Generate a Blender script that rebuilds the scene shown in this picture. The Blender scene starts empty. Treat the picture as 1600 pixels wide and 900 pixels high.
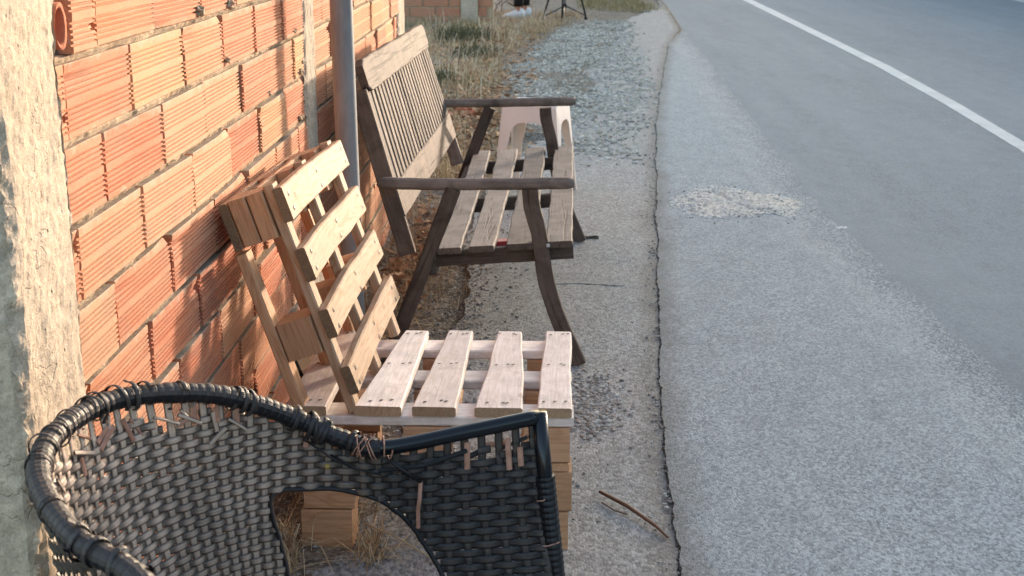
import bpy, math, random
import numpy as np
from mathutils import Vector, noise, Matrix
random.seed(7); np.random.seed(7)
S = bpy.context.scene
C = S.collection
rad = math.radians

# ---------------------------------------------------------------- camera, sky, sun, exposure
cam = bpy.data.cameras.new('camera'); co = bpy.data.objects.new('camera', cam); C.objects.link(co)
co.location = (0, 0, 1.36); co.rotation_euler = (rad(90 - 15.154), 0, rad(1.536))
cam.sensor_width = 36; cam.lens = 48.6; cam.clip_start = .05; cam.clip_end = 2000
cam.dof.use_dof = True; cam.dof.focus_distance = 2.6; cam.dof.aperture_fstop = 14
S.camera = co
SUN_EL, SUN_AZ = 10.0, 32.0            # azimuth from +Y towards +X
w = bpy.data.worlds.new('World'); S.world = w; w.use_nodes = True
wn = w.node_tree.nodes; sky = wn.new('ShaderNodeTexSky'); sky.sky_type = 'NISHITA'; sky.sun_disc = False
sky.sun_elevation = rad(SUN_EL); sky.sun_rotation = rad(SUN_AZ); sky.air_density = 1.0; sky.dust_density = 2.0; sky.ozone_density = .8
wn['Background'].inputs[1].default_value = .15
w.node_tree.links.new(sky.outputs[0], wn['Background'].inputs[0])
sl = bpy.data.lights.new('sun', 'SUN'); so = bpy.data.objects.new('sun', sl); C.objects.link(so)
sl.energy = 2.0; sl.angle = rad(3.0); sl.color = (1, .81, .64)
sd = Vector((math.sin(rad(SUN_AZ)) * math.cos(rad(SUN_EL)), math.cos(rad(SUN_AZ)) * math.cos(rad(SUN_EL)), math.sin(rad(SUN_EL))))
so.rotation_euler = sd.to_track_quat('Z', 'Y').to_euler()
S.view_settings.view_transform = 'Standard'; S.view_settings.look = 'None'; S.view_settings.exposure = 2.0; S.view_settings.gamma = 1
S.render.resolution_x = 1024; S.render.resolution_y = 576

# ---------------------------------------------------------------- helpers
def mesh(name, V, F, mats, mi=None, smooth=False, attr=None):
    me = bpy.data.meshes.new(name)
    V = np.asarray(V, dtype=np.float32)
    me.from_pydata(V.tolist() if len(V) < 200000 else V.tolist(), [], [tuple(int(a) for a in f) for f in F])
    for m in (mats if isinstance(mats, (list, tuple)) else [mats]): me.materials.append(m)
    if mi is not None: me.polygons.foreach_set('material_index', list(mi))
    if smooth: me.polygons.foreach_set('use_smooth', [True] * len(me.polygons))
    if attr is not None:
        a = me.attributes.new('grain', 'FLOAT_VECTOR', 'POINT'); a.data.foreach_set('vector', np.asarray(attr, dtype=np.float32).ravel())
    me.update(); return me

def obj(name, me, parent=None, loc=(0, 0, 0)):
    o = bpy.data.objects.new(name, me); C.objects.link(o); o.location = loc
    if parent: o.parent = parent
    return o

def tag(o, label, cat, group=None, kind=None):
    o['label'] = label; o['category'] = cat
    if group: o['group'] = group
    if kind: o['kind'] = kind
    return o

def thing(name, loc, label, cat, group=None):
    o = bpy.data.objects.new(name, None); C.objects.link(o); o.location = loc
    o.empty_display_size = .1
    return tag(o, label, cat, group)

def struct(o): o['kind'] = 'structure'; return o
def stuff(o): o['kind'] = 'stuff'; return o

def fn(x, y, z=0, o=3):
    return noise.fractal(Vector((x, y, z)), 1.0, 2.0, o)

def box(V, F, c, sx, sy, sz, R=None):
    b = len(V)
    for i in range(8):
        p = Vector(((i & 1 or -1) * sx / 2 if i & 1 else -sx / 2, sy / 2 if i & 2 else -sy / 2, sz / 2 if i & 4 else -sz / 2))
        if R is not None: p = R @ p
        V.append(tuple(Vector(c) + p))
    for f in ((0, 1, 3, 2), (4, 6, 7, 5), (0, 4, 5, 1), (2, 3, 7, 6), (0, 2, 6, 4), (1, 5, 7, 3)): F.append(tuple(b + k for k in f))

def tube_data(pts, radii, n=8, caps=True, squash=None):
    """swept round tube; radii one value or a list"""
    pts = [Vector(p) for p in pts]; m = len(pts)
    if not hasattr(radii, '__len__'): radii = [radii] * m
    V = []; F = []; up = None; G = []; L = 0
    for i, p in enumerate(pts):
        t = (pts[min(i + 1, m - 1)] - pts[max(i - 1, 0)]).normalized()
        if up is None:
            up = Vector((0, 0, 1)) if abs(t.z) < .9 else Vector((1, 0, 0))
        up = (up - t * up.dot(t)).normalized(); s = t.cross(up)
        if i: L += (p - pts[i - 1]).length
        for k in range(n):
            a = 2 * math.pi * k / n
            V.append(p + (up * math.sin(a) + s * math.cos(a)) * radii[i]); G.append((L, radii[i] * math.cos(a), radii[i] * math.sin(a)))
    for i in range(m - 1):
        for k in range(n):
            a = i * n + k; b = i * n + (k + 1) % n
            F.append((a, b, b + n, a + n))
    if caps:
        F.append(tuple(reversed(range(n)))); F.append(tuple(range((m - 1) * n, m * n)))
    return [tuple(v) for v in V], F, G

def tube(name, pts, r, mat, parent, org=(0, 0, 0), n=8, smooth=True):
    V, F, G = tube_data([Vector(p) - Vector(org) for p in pts], r, n)
    return obj(name, mesh(name, V, F, mat, smooth=smooth, attr=G), parent)

def cat(pts, n):
    """Catmull-Rom resample of a polyline to n points of equal parameter"""
    P = [np.array(p, float) for p in pts]; P = [2 * P[0] - P[1]] + P + [2 * P[-1] - P[-2]]
    k = len(pts) - 1; out = []
    for i in range(n):
        t = i / (n - 1) * k; j = min(int(t), k - 1); u = t - j; a, b, c, d = P[j:j + 4]
        out.append(.5 * (2 * b + (c - a) * u + (2 * a - 5 * b + 4 * c - d) * u * u + (3 * b - a - 3 * c + d) * u ** 3))
    return out

def plank(name, pts, width, thick, nrm, mats, parent, org, seg=10, wav=0., rough=.0012, ch=.003, seed=None, bow=0., endc=.0):
    """a board swept along pts; nrm = direction of its thickness; mats = (face, end)"""
    sd_ = random.random() * 100 if seed is None else seed
    nrm = Vector(nrm).normalized()
    P = cat(pts, seg + 1) if len(pts) > 2 else [np.array(pts[0]) * (1 - i / seg) + np.array(pts[1]) * i / seg for i in range(seg + 1)]
    P = [Vector(p) for p in P]
    V = []; F = []; G = []; MI = []; L = 0
    for i, p in enumerate(P):
        t = (P[min(i + 1, seg)] - P[max(i - 1, 0)]).normalized(); n_ = (nrm - t * nrm.dot(t)).normalized(); wv = n_.cross(t).normalized()
        if i: L += (p - P[i - 1]).length
        W = width(i / seg) if callable(width) else width
        T = thick
        w1 = W / 2 + rough * fn(sd_, L * 9) * 2; w2 = W / 2 + rough * fn(sd_ + 9, L * 9) * 2
        off = wav * fn(sd_ + 20, L * 3.3, 0, 1) ; up = bow * math.sin(math.pi * i / seg) + wav * .35 * fn(sd_ + 40, L * 3)
        if endc and (i == 0 or i == seg): w1 -= endc; w2 -= endc
        sec = [(-w1, -T / 2 + ch), (-w1 + ch, -T / 2), (w2 - ch, -T / 2), (w2, -T / 2 + ch), (w2, T / 2 - ch), (w2 - ch, T / 2), (-w1 + ch, T / 2), (-w1, T / 2 - ch)]
        for a, b in sec:
            V.append(tuple(p + wv * (a + off) + n_ * (b + up) - Vector(org))); G.append((L + sd_, a + sd_ * .37, b))
    for i in range(seg):
        for k in range(8):
            a = i * 8 + k; b = i * 8 + (k + 1) % 8
            F.append((a, b, b + 8, a + 8)); MI.append(0)
    F.append(tuple(reversed(range(8)))); F.append(tuple(range(seg * 8, seg * 8 + 8))); MI += [1, 1]
    me = mesh(name, V, F, mats, MI, attr=G)
    return obj(name, me, parent)

# ---------------------------------------------------------------- materials
class NT:
    def __init__(s, name):
        s.m = bpy.data.materials.new(name); s.m.use_nodes = True; s.t = s.m.node_tree; s.b = s.t.nodes['Principled BSDF']
        s.b.inputs['Specular IOR Level'].default_value = .3
    def n(s, kind, **kw):
        nd = s.t.nodes.new('ShaderNode' + kind)
        for k, v in kw.items():
            if hasattr(nd, k): setattr(nd, k, v)
            else: s.set(nd.inputs[k], v)
        return nd
    def set(s, sock, v):
        if isinstance(v, bpy.types.NodeSocket): s.t.links.new(v, sock)
        else: sock.default_value = v
    def coord(s, which='Object', scale=(1, 1, 1), loc=(0, 0, 0)):
        if which == 'grain':
            a = s.n('Attribute', attribute_name='grain').outputs['Vector']
        else: a = s.n('TexCoord').outputs[which]
        mp = s.n('Mapping'); s.set(mp.inputs[0], a); mp.inputs['Scale'].default_value = scale; mp.inputs['Location'].default_value = loc
        return mp.outputs[0]
    def noise(s, vec, scale=5, detail=4, rough=.55, dist=0):
        nd = s.n('TexNoise'); s.set(nd.inputs['Vector'], vec); nd.inputs['Scale'].default_value = scale; nd.inputs['Detail'].default_value = detail
        nd.inputs['Roughness'].default_value = rough; nd.inputs['Distortion'].default_value = dist; return nd.outputs['Fac']
    def vor(s, vec, scale=5, feat='F1', out='Distance', rnd=1):
        nd = s.n('TexVoronoi', feature=feat); s.set(nd.inputs['Vector'], vec); nd.inputs['Scale'].default_value = scale; nd.inputs['Randomness'].default_value = rnd
        return nd.outputs[out]
    def ramp(s, fac, stops, interp='LINEAR'):
        nd = s.n('ValToRGB'); s.set(nd.inputs[0], fac); e = nd.color_ramp.elements; nd.color_ramp.interpolation = interp
        while len(e) < len(stops): e.new(.5)
        for q, (p, c) in zip(e, stops):
            q.position = p; q.color = (c, c, c, 1) if not hasattr(c, '__len__') else (*c, 1)
        return nd.outputs[0]
    def mix(s, fac, a, b, mode='MIX'):
        nd = s.n('MixRGB', blend_type=mode); s.set(nd.inputs[0], fac)
        for i, v in ((1, a), (2, b)): s.set(nd.inputs[i], (*v, 1) if isinstance(v, tuple) and len(v) == 3 else v)
        return nd.outputs[0]
    def math(s, op, a, b=0., clamp=False):
        nd = s.n('Math', operation=op, use_clamp=clamp); s.set(nd.inputs[0], a); s.set(nd.inputs[1], b); return nd.outputs[0]
    def bump(s, h, strength=.5, dist=.01, prev=None):
        nd = s.n('Bump'); s.set(nd.inputs['Height'], h); nd.inputs['Strength'].default_value = strength; nd.inputs['Distance'].default_value = dist
        if prev is not None: s.set(nd.inputs['Normal'], prev)
        return nd.outputs[0]
    def out(s, color, rough=.8, normal=None, spec=None, metal=None):
        s.set(s.b.inputs['Base Color'], (*color, 1) if isinstance(color, tuple) and len(color) == 3 else color); s.set(s.b.inputs['Roughness'], rough)
        if normal is not None: s.set(s.b.inputs['Normal'], normal)
        if spec is not None: s.b.inputs['Specular IOR Level'].default_value = spec
        if metal is not None: s.b.inputs['Metallic'].default_value = metal
        return s.m

def m_brick(name, cols, dirt=.35):
    n = NT(name); rnd = n.n('ObjectInfo').outputs['Random']
    col = n.ramp(rnd, [(i / (len(cols) - 1), c) for i, c in enumerate(cols)])
    v = n.coord('Generated', (1, 1, 1)); vo = n.coord('Object', (1, 1, 1))
    oi = n.n('ObjectInfo').outputs['Location']; vs = n.n('VectorMath', operation='ADD'); n.set(vs.inputs[0], vo); n.set(vs.inputs[1], oi); vw = vs.outputs[0]
    ms = n.n('Mapping'); n.set(ms.inputs[0], vw); ms.inputs['Scale'].default_value = (1, .25, 4)
    st = n.noise(ms.outputs[0], 14, 5, .65)
    col = n.mix(n.math('MULTIPLY', n.ramp(st, [(.35, 0), (.7, 1)]), .5), col, (.54, .33, .21), 'MIX')
    bl = n.noise(vw, 9, 5, .6, .4)
    col = n.mix(n.math('MULTIPLY', n.ramp(bl, [(.48, 0), (.72, 1)]), dirt), col, (.30, .20, .15))
    so_ = n.n('SeparateXYZ'); n.set(so_.inputs[0], vo); ez = n.math('ABSOLUTE', n.math('SUBTRACT', so_.outputs[2], .053))
    sm = n.math('ADD', ez, n.math('MULTIPLY', n.math('SUBTRACT', n.noise(vw, 24, 5, .7), .5), .075))
    mr = n.n('MapRange'); n.set(mr.inputs[0], sm); mr.inputs[1].default_value = .050; mr.inputs[2].default_value = .060
    col = n.mix(n.math('MULTIPLY', mr.outputs[0], .6), col, (.46, .36, .26))
    fine = n.noise(vw, 260, 3, .6)
    col = n.mix(.35, col, n.ramp(fine, [(.3, .25), (.7, .75)]), 'OVERLAY')
    spots = n.ramp(n.vor(vw, 60), [(0, 1), (.10, .0)])
    gate = n.ramp(n.noise(vw, 20, 2), [(.55, 0), (.62, 1)])
    col = n.mix(n.math('MULTIPLY', spots, gate), col, (.16, .11, .08))
    nb = n.bump(n.noise(vw, 180, 4, .7), .5, .0012); nb = n.bump(bl, .3, .004, nb)
    return n.out(col, .85, nb, .2)

def m_pine(name, light, mid, dark, knot=True, grey=0, rough=.7):
    n = NT(name); g = n.coord('grain'); rnd = n.n('ObjectInfo').outputs['Random']
    off = n.n('CombineXYZ'); n.set(off.inputs[0], n.math('MULTIPLY', rnd, 37.)); n.set(off.inputs[1], n.math('MULTIPLY', rnd, 13.))
    a = n.n('VectorMath', operation='ADD'); n.set(a.inputs[0], g); n.set(a.inputs[1], off.outputs[0]); g = a.outputs[0]
    mp = n.n('Mapping'); n.set(mp.inputs[0], g); mp.inputs['Scale'].default_value = (1.6, 14, 9)
    w1 = n.noise(mp.outputs[0], 2.2, 3, .5, .9)
    # growth rings: stretched contour lines of a smooth field
    rings = n.math('SINE', n.math('MULTIPLY', w1, 42.))
    rings = n.ramp(rings, [(0, 0), (.65, .35), (1, 1)])
    mf = n.n('Mapping'); n.set(mf.inputs[0], g); mf.inputs['Scale'].default_value = (9, 260, 200)
    fib = n.noise(mf.outputs[0], 1, 5, .65)
    col = n.mix(rings, light, mid)
    col = n.mix(n.math('MULTIPLY', n.ramp(fib, [(.45, 0), (.75, 1)]), .55), col, dark)
    big = n.noise(g, 6, 4, .6)
    col = n.mix(n.math('MULTIPLY', n.ramp(big, [(.4, 0), (.75, 1)]), .45), col, mid)
    tone = n.n('HueSaturation'); n.set(tone.inputs['Color'], col); n.set(tone.inputs['Value'], n.math('ADD', n.math('MULTIPLY', rnd, .3), .85)); col = tone.outputs[0]
    if knot:
        mk = n.n('Mapping'); n.set(mk.inputs[0], g); mk.inputs['Scale'].default_value = (5, 9, 4)
        kv = n.vor(mk.outputs[0], 1); k = n.ramp(kv, [(0, 1), (.055, .9), (.10, 0)])
        col = n.mix(n.math('MULTIPLY', k, .75), col, dark)
    if grey:
        dg = n.ramp(n.noise(g, 16, 6, .7, .3), [(.42, 0), (.68, 1)])
        col = n.mix(n.math('MULTIPLY', dg, grey), col, (.18, .155, .13))
    nb = n.bump(fib, .35, .0015); nb = n.bump(rings, .12, .001, nb)
    return n.out(col, rough, nb, .25)

def m_weathered(name, light, mid, dark, crack=.8, moss=0.):
    n = NT(name); g = n.coord('grain'); rnd = n.n('ObjectInfo').outputs['Random']
    off = n.n('CombineXYZ'); n.set(off.inputs[0], n.math('MULTIPLY', rnd, 51.)); n.set(off.inputs[1], n.math('MULTIPLY', rnd, 17.))
    a = n.n('VectorMath', operation='ADD'); n.set(a.inputs[0], g); n.set(a.inputs[1], off.outputs[0]); g = a.outputs[0]
    mf = n.n('Mapping'); n.set(mf.inputs[0], g); mf.inputs['Scale'].default_value = (6, 150, 120)
    fib = n.noise(mf.outputs[0], 1, 6, .7, .4)
    mc = n.n('Mapping'); n.set(mc.inputs[0], g); mc.inputs['Scale'].default_value = (2.2, 55, 40)
    cr = n.ramp(n.noise(mc.outputs[0], 1, 4, .6, .6), [(.34, 1), (.42, 0)])
    big = n.noise(g, 9, 6, .7, .5)
    col = n.mix(n.ramp(fib, [(.3, 0), (.7, 1)]), mid, light)
    col = n.mix(n.ramp(big, [(.42, 0), (.72, .85)]), col, dark)
    col = n.mix(n.math('MULTIPLY', cr, crack), col, dark)
    if moss:
        mm = n.ramp(n.noise(g, 38, 4, .7), [(.5, 0), (.7, 1)]); col = n.mix(n.math('MULTIPLY', mm, moss), col, (.10, .085, .06))
    tone = n.n('HueSaturation'); n.set(tone.inputs['Color'], col); n.set(tone.inputs['Value'], n.math('ADD', n.math('MULTIPLY', rnd, .6), .68)); col = tone.outputs[0]
    nb = n.bump(fib, .6, .002); nb = n.bump(n.math('SUBTRACT', 1., cr), .6, .002, nb)
    return n.out(col, .75, nb, .25)

def m_concrete(name, base, stain, rough_b=1.0, pits=True, sc=1.):
    n = NT(name); v = n.coord('Object', (sc, sc, sc))
    a = n.noise(v, 6, 6, .65, .3); b = n.noise(v, 55, 5, .7); c = n.noise(v, 300, 3, .6)
    col = n.mix(n.ramp(a, [(.35, 0), (.7, 1)]), base, stain)
    col = n.mix(.55, col, n.ramp(b, [(.3, .3), (.7, .72)]), 'OVERLAY'); col = n.mix(.35, col, n.ramp(c, [(.3, .25), (.7, .75)]), 'OVERLAY')
    h = n.math('ADD', n.math('MULTIPLY', b, .8), n.math('MULTIPLY', c, .25))
    nb = n.bump(h, .8 * rough_b, .006)
    if pits:
        pv = n.ramp(n.vor(v, 42), [(0, 0), (.13, 1)]); g = n.ramp(n.noise(v, 11, 3), [(.5, 1), (.6, 0)])
        pm = n.math('MAXIMUM', pv, g)
        mps = n.n('Mapping'); n.set(mps.inputs[0], v); mps.inputs['Scale'].default_value = (1, 1, .35)
        ck = n.ramp(n.vor(n.mixv(mps.outputs[0], n, v), 4.2, 'DISTANCE_TO_EDGE'), [(0, .8), (.006, 1)])
        ckg = n.ramp(n.noise(v, 5, 2), [(.44, 0), (.40, 1)]); ckg = n.math('SUBTRACT', 1., ckg); ck = n.math('MAXIMUM', ck, ckg)
        al = n.math('MULTIPLY', pm, ck)
        col = n.mix(n.math('SUBTRACT', 1., al), col, (.12, .09, .06)); nb = n.bump(al, .9, .006, nb)
    return n.out(col, .92, nb, .15)
def _mixv(s, vec, n, v):
    nz = n.n('TexNoise'); n.set(nz.inputs['Vector'], v); nz.inputs['Scale'].default_value = 14; nz.inputs['Detail'].default_value = 4
    sc = n.n('VectorMath', operation='SCALE'); n.set(sc.inputs[0], nz.outputs['Color']); sc.inputs['Scale'].default_value = .16
    ad = n.n('VectorMath', operation='ADD'); n.set(ad.inputs[0], vec); n.set(ad.inputs[1], sc.outputs[0]); return ad.outputs[0]
NT.mixv = _mixv

def m_asphalt(name, dark, light, tint, grain=150, contrast=1., patch=.3, fade=None, grime=None):
    n = NT(name); v = n.coord('Object', (1, .5, 1))
    big = n.noise(v, 1.1, 4, .6, .4); md = n.noise(v, 9, 5, .65)
    g1 = n.noise(v, grain * .85, 2, .5); g2 = n.vor(v, grain * .8, 'F1', 'Color'); sep = n.n('SeparateColor'); n.set(sep.inputs[0], g2)
    gr = n.math('ADD', n.math('MULTIPLY', g1, .5), n.math('MULTIPLY', sep.outputs[0], .5))
    lo = .5 - .26 / contrast; hi = .5 + .26 / contrast
    col = n.mix(n.ramp(gr, [(lo, 0), (hi, 1)]), dark, light)
    col = n.mix(n.math('MULTIPLY', n.ramp(big, [(.35, 0), (.7, 1)]), patch), col, tint)
    col = n.mix(.3, col, n.ramp(md, [(.25, .3), (.75, .7)]), 'OVERLAY')
    if fade:
        sp_ = n.n('SeparateXYZ'); n.set(sp_.inputs[0], n.n('Attribute', attribute_name='grain').outputs['Vector'])
        e = n.math('ADD', sp_.outputs[0], n.math('MULTIPLY', n.math('SUBTRACT', n.noise(v, 3.2, 6, .7), .5), .55)); e2 = n.math('ADD', e, n.math('MULTIPLY', n.math('SUBTRACT', gr, .5), .5))
        mr = n.n('MapRange'); n.set(mr.inputs[0], e2); mr.inputs[1].default_value = .02; mr.inputs[2].default_value = .17; mr.inputs[3].default_value = 1; mr.inputs[4].default_value = 0
        col = n.mix(mr.outputs[0], col, n.mix(n.ramp(gr, [(lo, 0), (hi, 1)]), *fade))
    if grime is not None:
        sg = n.n('SeparateXYZ'); n.set(sg.inputs[0], n.n('Attribute', attribute_name='grain').outputs['Vector'])
        eg_ = n.math('ADD', sg.outputs[grime], n.math('MULTIPLY', n.math('SUBTRACT', n.noise(v, 7, 6, .75), .5), .16))
        mg = n.n('MapRange'); n.set(mg.inputs[0], eg_); mg.inputs[1].default_value = -.035; mg.inputs[2].default_value = .09; mg.inputs[3].default_value = .8; mg.inputs[4].default_value = 0
        col = n.mix(mg.outputs[0], col, (.085, .078, .066))
    # rare black and pale chips
    if name == 'road_asphalt':
        st = n.noise(n.coord('Object', (1, .06, 1)), 2.6, 5, .6); col = n.mix(n.math('MULTIPLY', n.ramp(st, [(.35, 0), (.7, 1)]), .45), col, (.225, .262, .285))
        sl_ = n.ramp(n.noise(n.coord('Object', (1, .3, 1)), 1.3, 6, .75), [(.56, 0), (.66, 1)]); col = n.mix(n.math('MULTIPLY', sl_, .35), col, (.12, .14, .155))
    sp = n.ramp(n.vor(v, 9), [(0, 1), (.045, 0)]); col = n.mix(n.math('MULTIPLY', sp, n.ramp(n.noise(v, 3, 1), [(.5, 0), (.6, 1)])), col, (.03, .03, .035))
    cd = n.vor(v, grain * .8)
    nb = n.bump(n.math('SUBTRACT', 1., cd), .55, .003); nb = n.bump(md, .35, .01, nb)
    return n.out(col, .82, nb, .3)

def m_plain(name, col, rough=.5, metal=None, spec=None, nscale=40, amt=.25, bump=.1, col2=None):
    n = NT(name); v = n.coord('Object'); z = n.noise(v, nscale, 4, .6)
    c = n.mix(n.ramp(z, [(.3, 0), (.7, 1)]), tuple(col), tuple(col2) if col2 else tuple(x * (1 - amt) for x in col))
    return n.out(c, rough, n.bump(z, bump, .002), spec, metal)

M = {}
M['brick'] = m_brick('clay', [(.50, .15, .075), (.54, .27, .15), (.50, .17, .09), (.57, .33, .17), (.52, .20, .11), (.48, .14, .07), (.56, .31, .18), (.53, .23, .13), (.50, .16, .08)])
M['brick_far'] = m_brick('clay_far', [(.42, .17, .10), (.46, .20, .12), (.40, .15, .09)], .25)
M['mortar'] = m_concrete('mortar', (.47, .36, .25), (.36, .26, .175), 1., False)
M['film'] = m_concrete('mortar_film', (.34, .28, .215), (.25, .20, .155), .6, False)
M['joint'] = m_plain('joint_dirt', (.16, .125, .095), .95, nscale=60)
M['column'] = m_concrete('cast_concrete', (.52, .42, .32), (.43, .34, .25), .8)
M['column_b'] = m_concrete('cast_concrete_grey', (.50, .42, .33), (.38, .31, .24), 1.)
M['pine_lit'] = m_pine('pine_fresh', (.47, .335, .225), (.38, .235, .135), (.20, .10, .05))
M['pine_red'] = m_pine('pine_reddish', (.56, .33, .19), (.47, .25, .13), (.24, .11, .05))
M['pine_grey'] = m_pine('pine_bleached', (.82, .72, .65), (.72, .61, .53), (.48, .36, .28), grey=.28)
M['pine_end'] = m_pine('pine_end_grain', (.22, .15, .09), (.17, .11, .065), (.07, .045, .03), knot=False)
M['pine_end_pale'] = m_pine('pine_cut_end', (.42, .29, .18), (.34, .22, .13), (.20, .12, .07), knot=False)
M['bench_lit'] = m_weathered('old_wood_pale', (.16, .118, .096), (.10, .07, .056), (.04, .028, .022), .95, .75)
M['bench_dark'] = m_weathered('old_wood_dark', (.155, .115, .09), (.09, .062, .047), (.035, .022, .016), .7)
M['bench_seat'] = m_weathered('old_wood_grey', (.27, .235, .21), (.195, .165, .145), (.09, .072, .060), .7)
M['bench_arm'] = m_weathered('old_wood_arm', (.27, .22, .185), (.16, .12, .098), (.045, .033, .027), .7)
M['nail'] = m_plain('nail_steel', (.035, .028, .025), .5, .6)
M['steel'] = None
M['pavement'] = m_asphalt('pavement_concrete', (.14, .14, .135), (.40, .395, .38), (.25, .24, .22), 190, 1.1, .5, None, 0)
M['shoulder'] = m_asphalt('shoulder_asphalt', (.135, .16, .172), (.375, .42, .437), (.245, .275, .288), 250, .95, .4, ((.10, .127, .147), (.20, .243, .270)), 1)
M['road'] = m_asphalt('road_asphalt', (.10, .127, .147), (.20, .243, .270), (.185, .22, .24), 170, .9, .6)
def m_paint():
    n = NT('road_paint'); v = n.coord('Object'); a = n.noise(v, 60, 5, .75); b = n.noise(v, 2.5, 3)
    w_ = n.ramp(n.math('ADD', a, n.math('MULTIPLY', n.math('SUBTRACT', b, .5), .35)), [(.60, 0), (.68, 1)])
    col = n.mix(n.math('MULTIPLY', w_, .75), n.mix(n.ramp(b, [(.3, 0), (.7, 1)]), (.60, .60, .57), (.48, .49, .48)), (.24, .27, .29))
    return n.out(col, .75, n.bump(a, .4, .003))
M['paint'] = m_paint()
M['stone'] = None

def m_ground():
    n = NT('dirt'); v = n.coord('Object')
    a = n.noise(v, 2.2, 6, .65, .4); b = n.noise(v, 28, 6, .7); c = n.vor(v, 120, 'F1', 'Color'); sep = n.n('SeparateColor'); n.set(sep.inputs[0], c)
    col = n.mix(n.ramp(a, [(.35, 0), (.65, 1)]), (.20, .17, .13), (.28, .25, .205))
    col = n.mix(n.ramp(b, [(.42, 0), (.6, 1)]), col, (.135, .11, .085))
    col = n.mix(n.ramp(sep.outputs[0], [(.86, 0), (.9, 1)]), col, (.38, .35, .31))
    nb = n.bump(b, .9, .02); nb = n.bump(n.vor(v, 120), .5, .004, nb)
    return n.out(col, .95, nb, .1)
M['ground'] = m_ground()

def m_stone(name, cols):
    n = NT(name); a = n.n('Attribute', attribute_name='grain').outputs['Vector']; sep = n.n('SeparateXYZ'); n.set(sep.inputs[0], a)
    col = n.ramp(sep.outputs[0], [(i / (len(cols) - 1), c) for i, c in enumerate(cols)])
    z = n.noise(n.coord('Object'), 150, 3); col = n.mix(.4, col, n.ramp(z, [(.3, .3), (.7, .7)]), 'OVERLAY')
    return n.out(col, .85, n.bump(z, .4, .002), .25)
M['gravel'] = m_stone('gravel_stone', [(.22, .20, .17), (.40, .365, .315), (.52, .48, .41), (.36, .305, .23), (.74, .69, .60)])
M['pebble'] = m_stone('pebble_stone', [(.17, .15, .125), (.30, .275, .235), (.42, .40, .36), (.20, .17, .14), (.58, .56, .52)])
M['straw'] = m_stone('dry_grass', [(.34, .22, .12), (.50, .35, .20), (.72, .55, .34), (.24, .14, .08), (.46, .35, .21)])
M['green'] = m_stone('green_grass', [(.13, .13, .05), (.20, .19, .08), (.28, .25, .12), (.42, .34, .18), (.16, .13, .06)])
M['stalk'] = m_stone('pale_stalk', [(.55, .44, .30), (.66, .55, .40), (.42, .32, .21)])
M['weed'] = m_stone('weed_leaf', [(.055, .058, .03), (.09, .09, .045), (.14, .135, .07), (.20, .17, .10)])
M['leaf'] = m_stone('dead_leaf', [(.26, .13, .06), (.46, .24, .12), (.55, .35, .19), (.18, .095, .05), (.38, .20, .10)])

def m_wicker(name, base, dust_hilite, amt):
    n = NT(name); g = n.coord('grain', (10, 900, 600)); v = n.coord('Object')
    fib = n.noise(g, 1, 3, .6)
    big = n.noise(v, 7, 5, .7, .3)
    sx = n.n('SeparateXYZ'); n.set(sx.inputs[0], n.n('TexCoord').outputs['Object'])
    # dusty, bleached tone on the seat back (low x), the arm panel is cleaner
    k = n.n('MapRange'); n.set(k.inputs[0], sx.outputs[0]); k.inputs[1].default_value = .02; k.inputs[2].default_value = -.18
    k.inputs[3].default_value = .10; k.inputs[4].default_value = 1.
    f = n.math('MULTIPLY', n.math('MULTIPLY', n.ramp(big, [(.25, .5), (.65, 1)]), k.outputs[0]), amt)
    f = n.math('MULTIPLY', f, n.ramp(fib, [(.3, .6), (.65, 1)]))
    gz = n.n('SeparateXYZ'); n.set(gz.inputs[0], n.n('Attribute', attribute_name='grain').outputs['Vector'])
    crown_light = n.n('MapRange'); n.set(crown_light.inputs[0], gz.outputs[2]); crown_light.inputs[1].default_value = .0002; crown_light.inputs[2].default_value = .0017; crown_light.inputs[3].default_value = .10
    f = n.math('MULTIPLY', f, crown_light.outputs[0])      # dusty crowns; highlight there and shade between strands painted into the colour
    col = n.mix(f, base, dust_hilite)
    return n.out(col, n.math('ADD', n.math('MULTIPLY', f, .25), .34), n.bump(fib, .6, .0008), .32)
M['wicker'] = m_wicker('plastic_wicker', (.012, .011, .012), (.78, .58, .44), 1.)
M['wicker_rim'] = m_wicker('plastic_wicker_rim', (.010, .010, .012), (.12, .09, .075), .6)
M['tube'] = m_plain('black_tube', (.008, .009, .012), .22, spec=.4, nscale=20, amt=.4, bump=.05)
M['copper'] = m_plain('faded_strand', (.52, .27, .19), .5, nscale=60, col2=(.34, .17, .11))

def m_steel():
    n = NT('galvanised_steel'); v = n.coord('Object', (1, 1, .25)); a = n.noise(v, 16, 5, .7, .6); b = n.noise(n.coord('Object', (60, 60, 4)), 3, 4, .6)
    col = n.mix(n.ramp(a, [(.35, 0), (.7, 1)]), (.20, .20, .20), (.30, .30, .295)); col = n.mix(n.math('MULTIPLY', n.ramp(b, [(.5, 0), (.75, 1)]), .5), col, (.20, .18, .16))
    return n.out(col, n.math('ADD', n.math('MULTIPLY', a, .3), .45), n.bump(a, .15, .002), .3, .12)
M['steel'] = m_steel()
M['stool'] = m_plain('pink_plastic', (.84, .76, .70), .42, nscale=9, col2=(.76, .67, .60), bump=.05)
M['black'] = m_plain('black_plastic', (.018, .018, .02), .4)
M['shoe'] = m_plain('white_shoe', (.74, .76, .78), .6, nscale=30, amt=.12)
M['sole'] = m_plain('shoe_sole', (.60, .55, .46), .7)
M['skin'] = m_plain('skin', (.55, .30, .21), .5, nscale=20, amt=.1)
M['trouser'] = m_plain('black_cloth', (.018, .018, .022), .9)
M['shirt'] = m_plain('grey_cloth', (.25, .26, .28), .9)
M['hair'] = m_plain('hair', (.03, .02, .015), .6)
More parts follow.
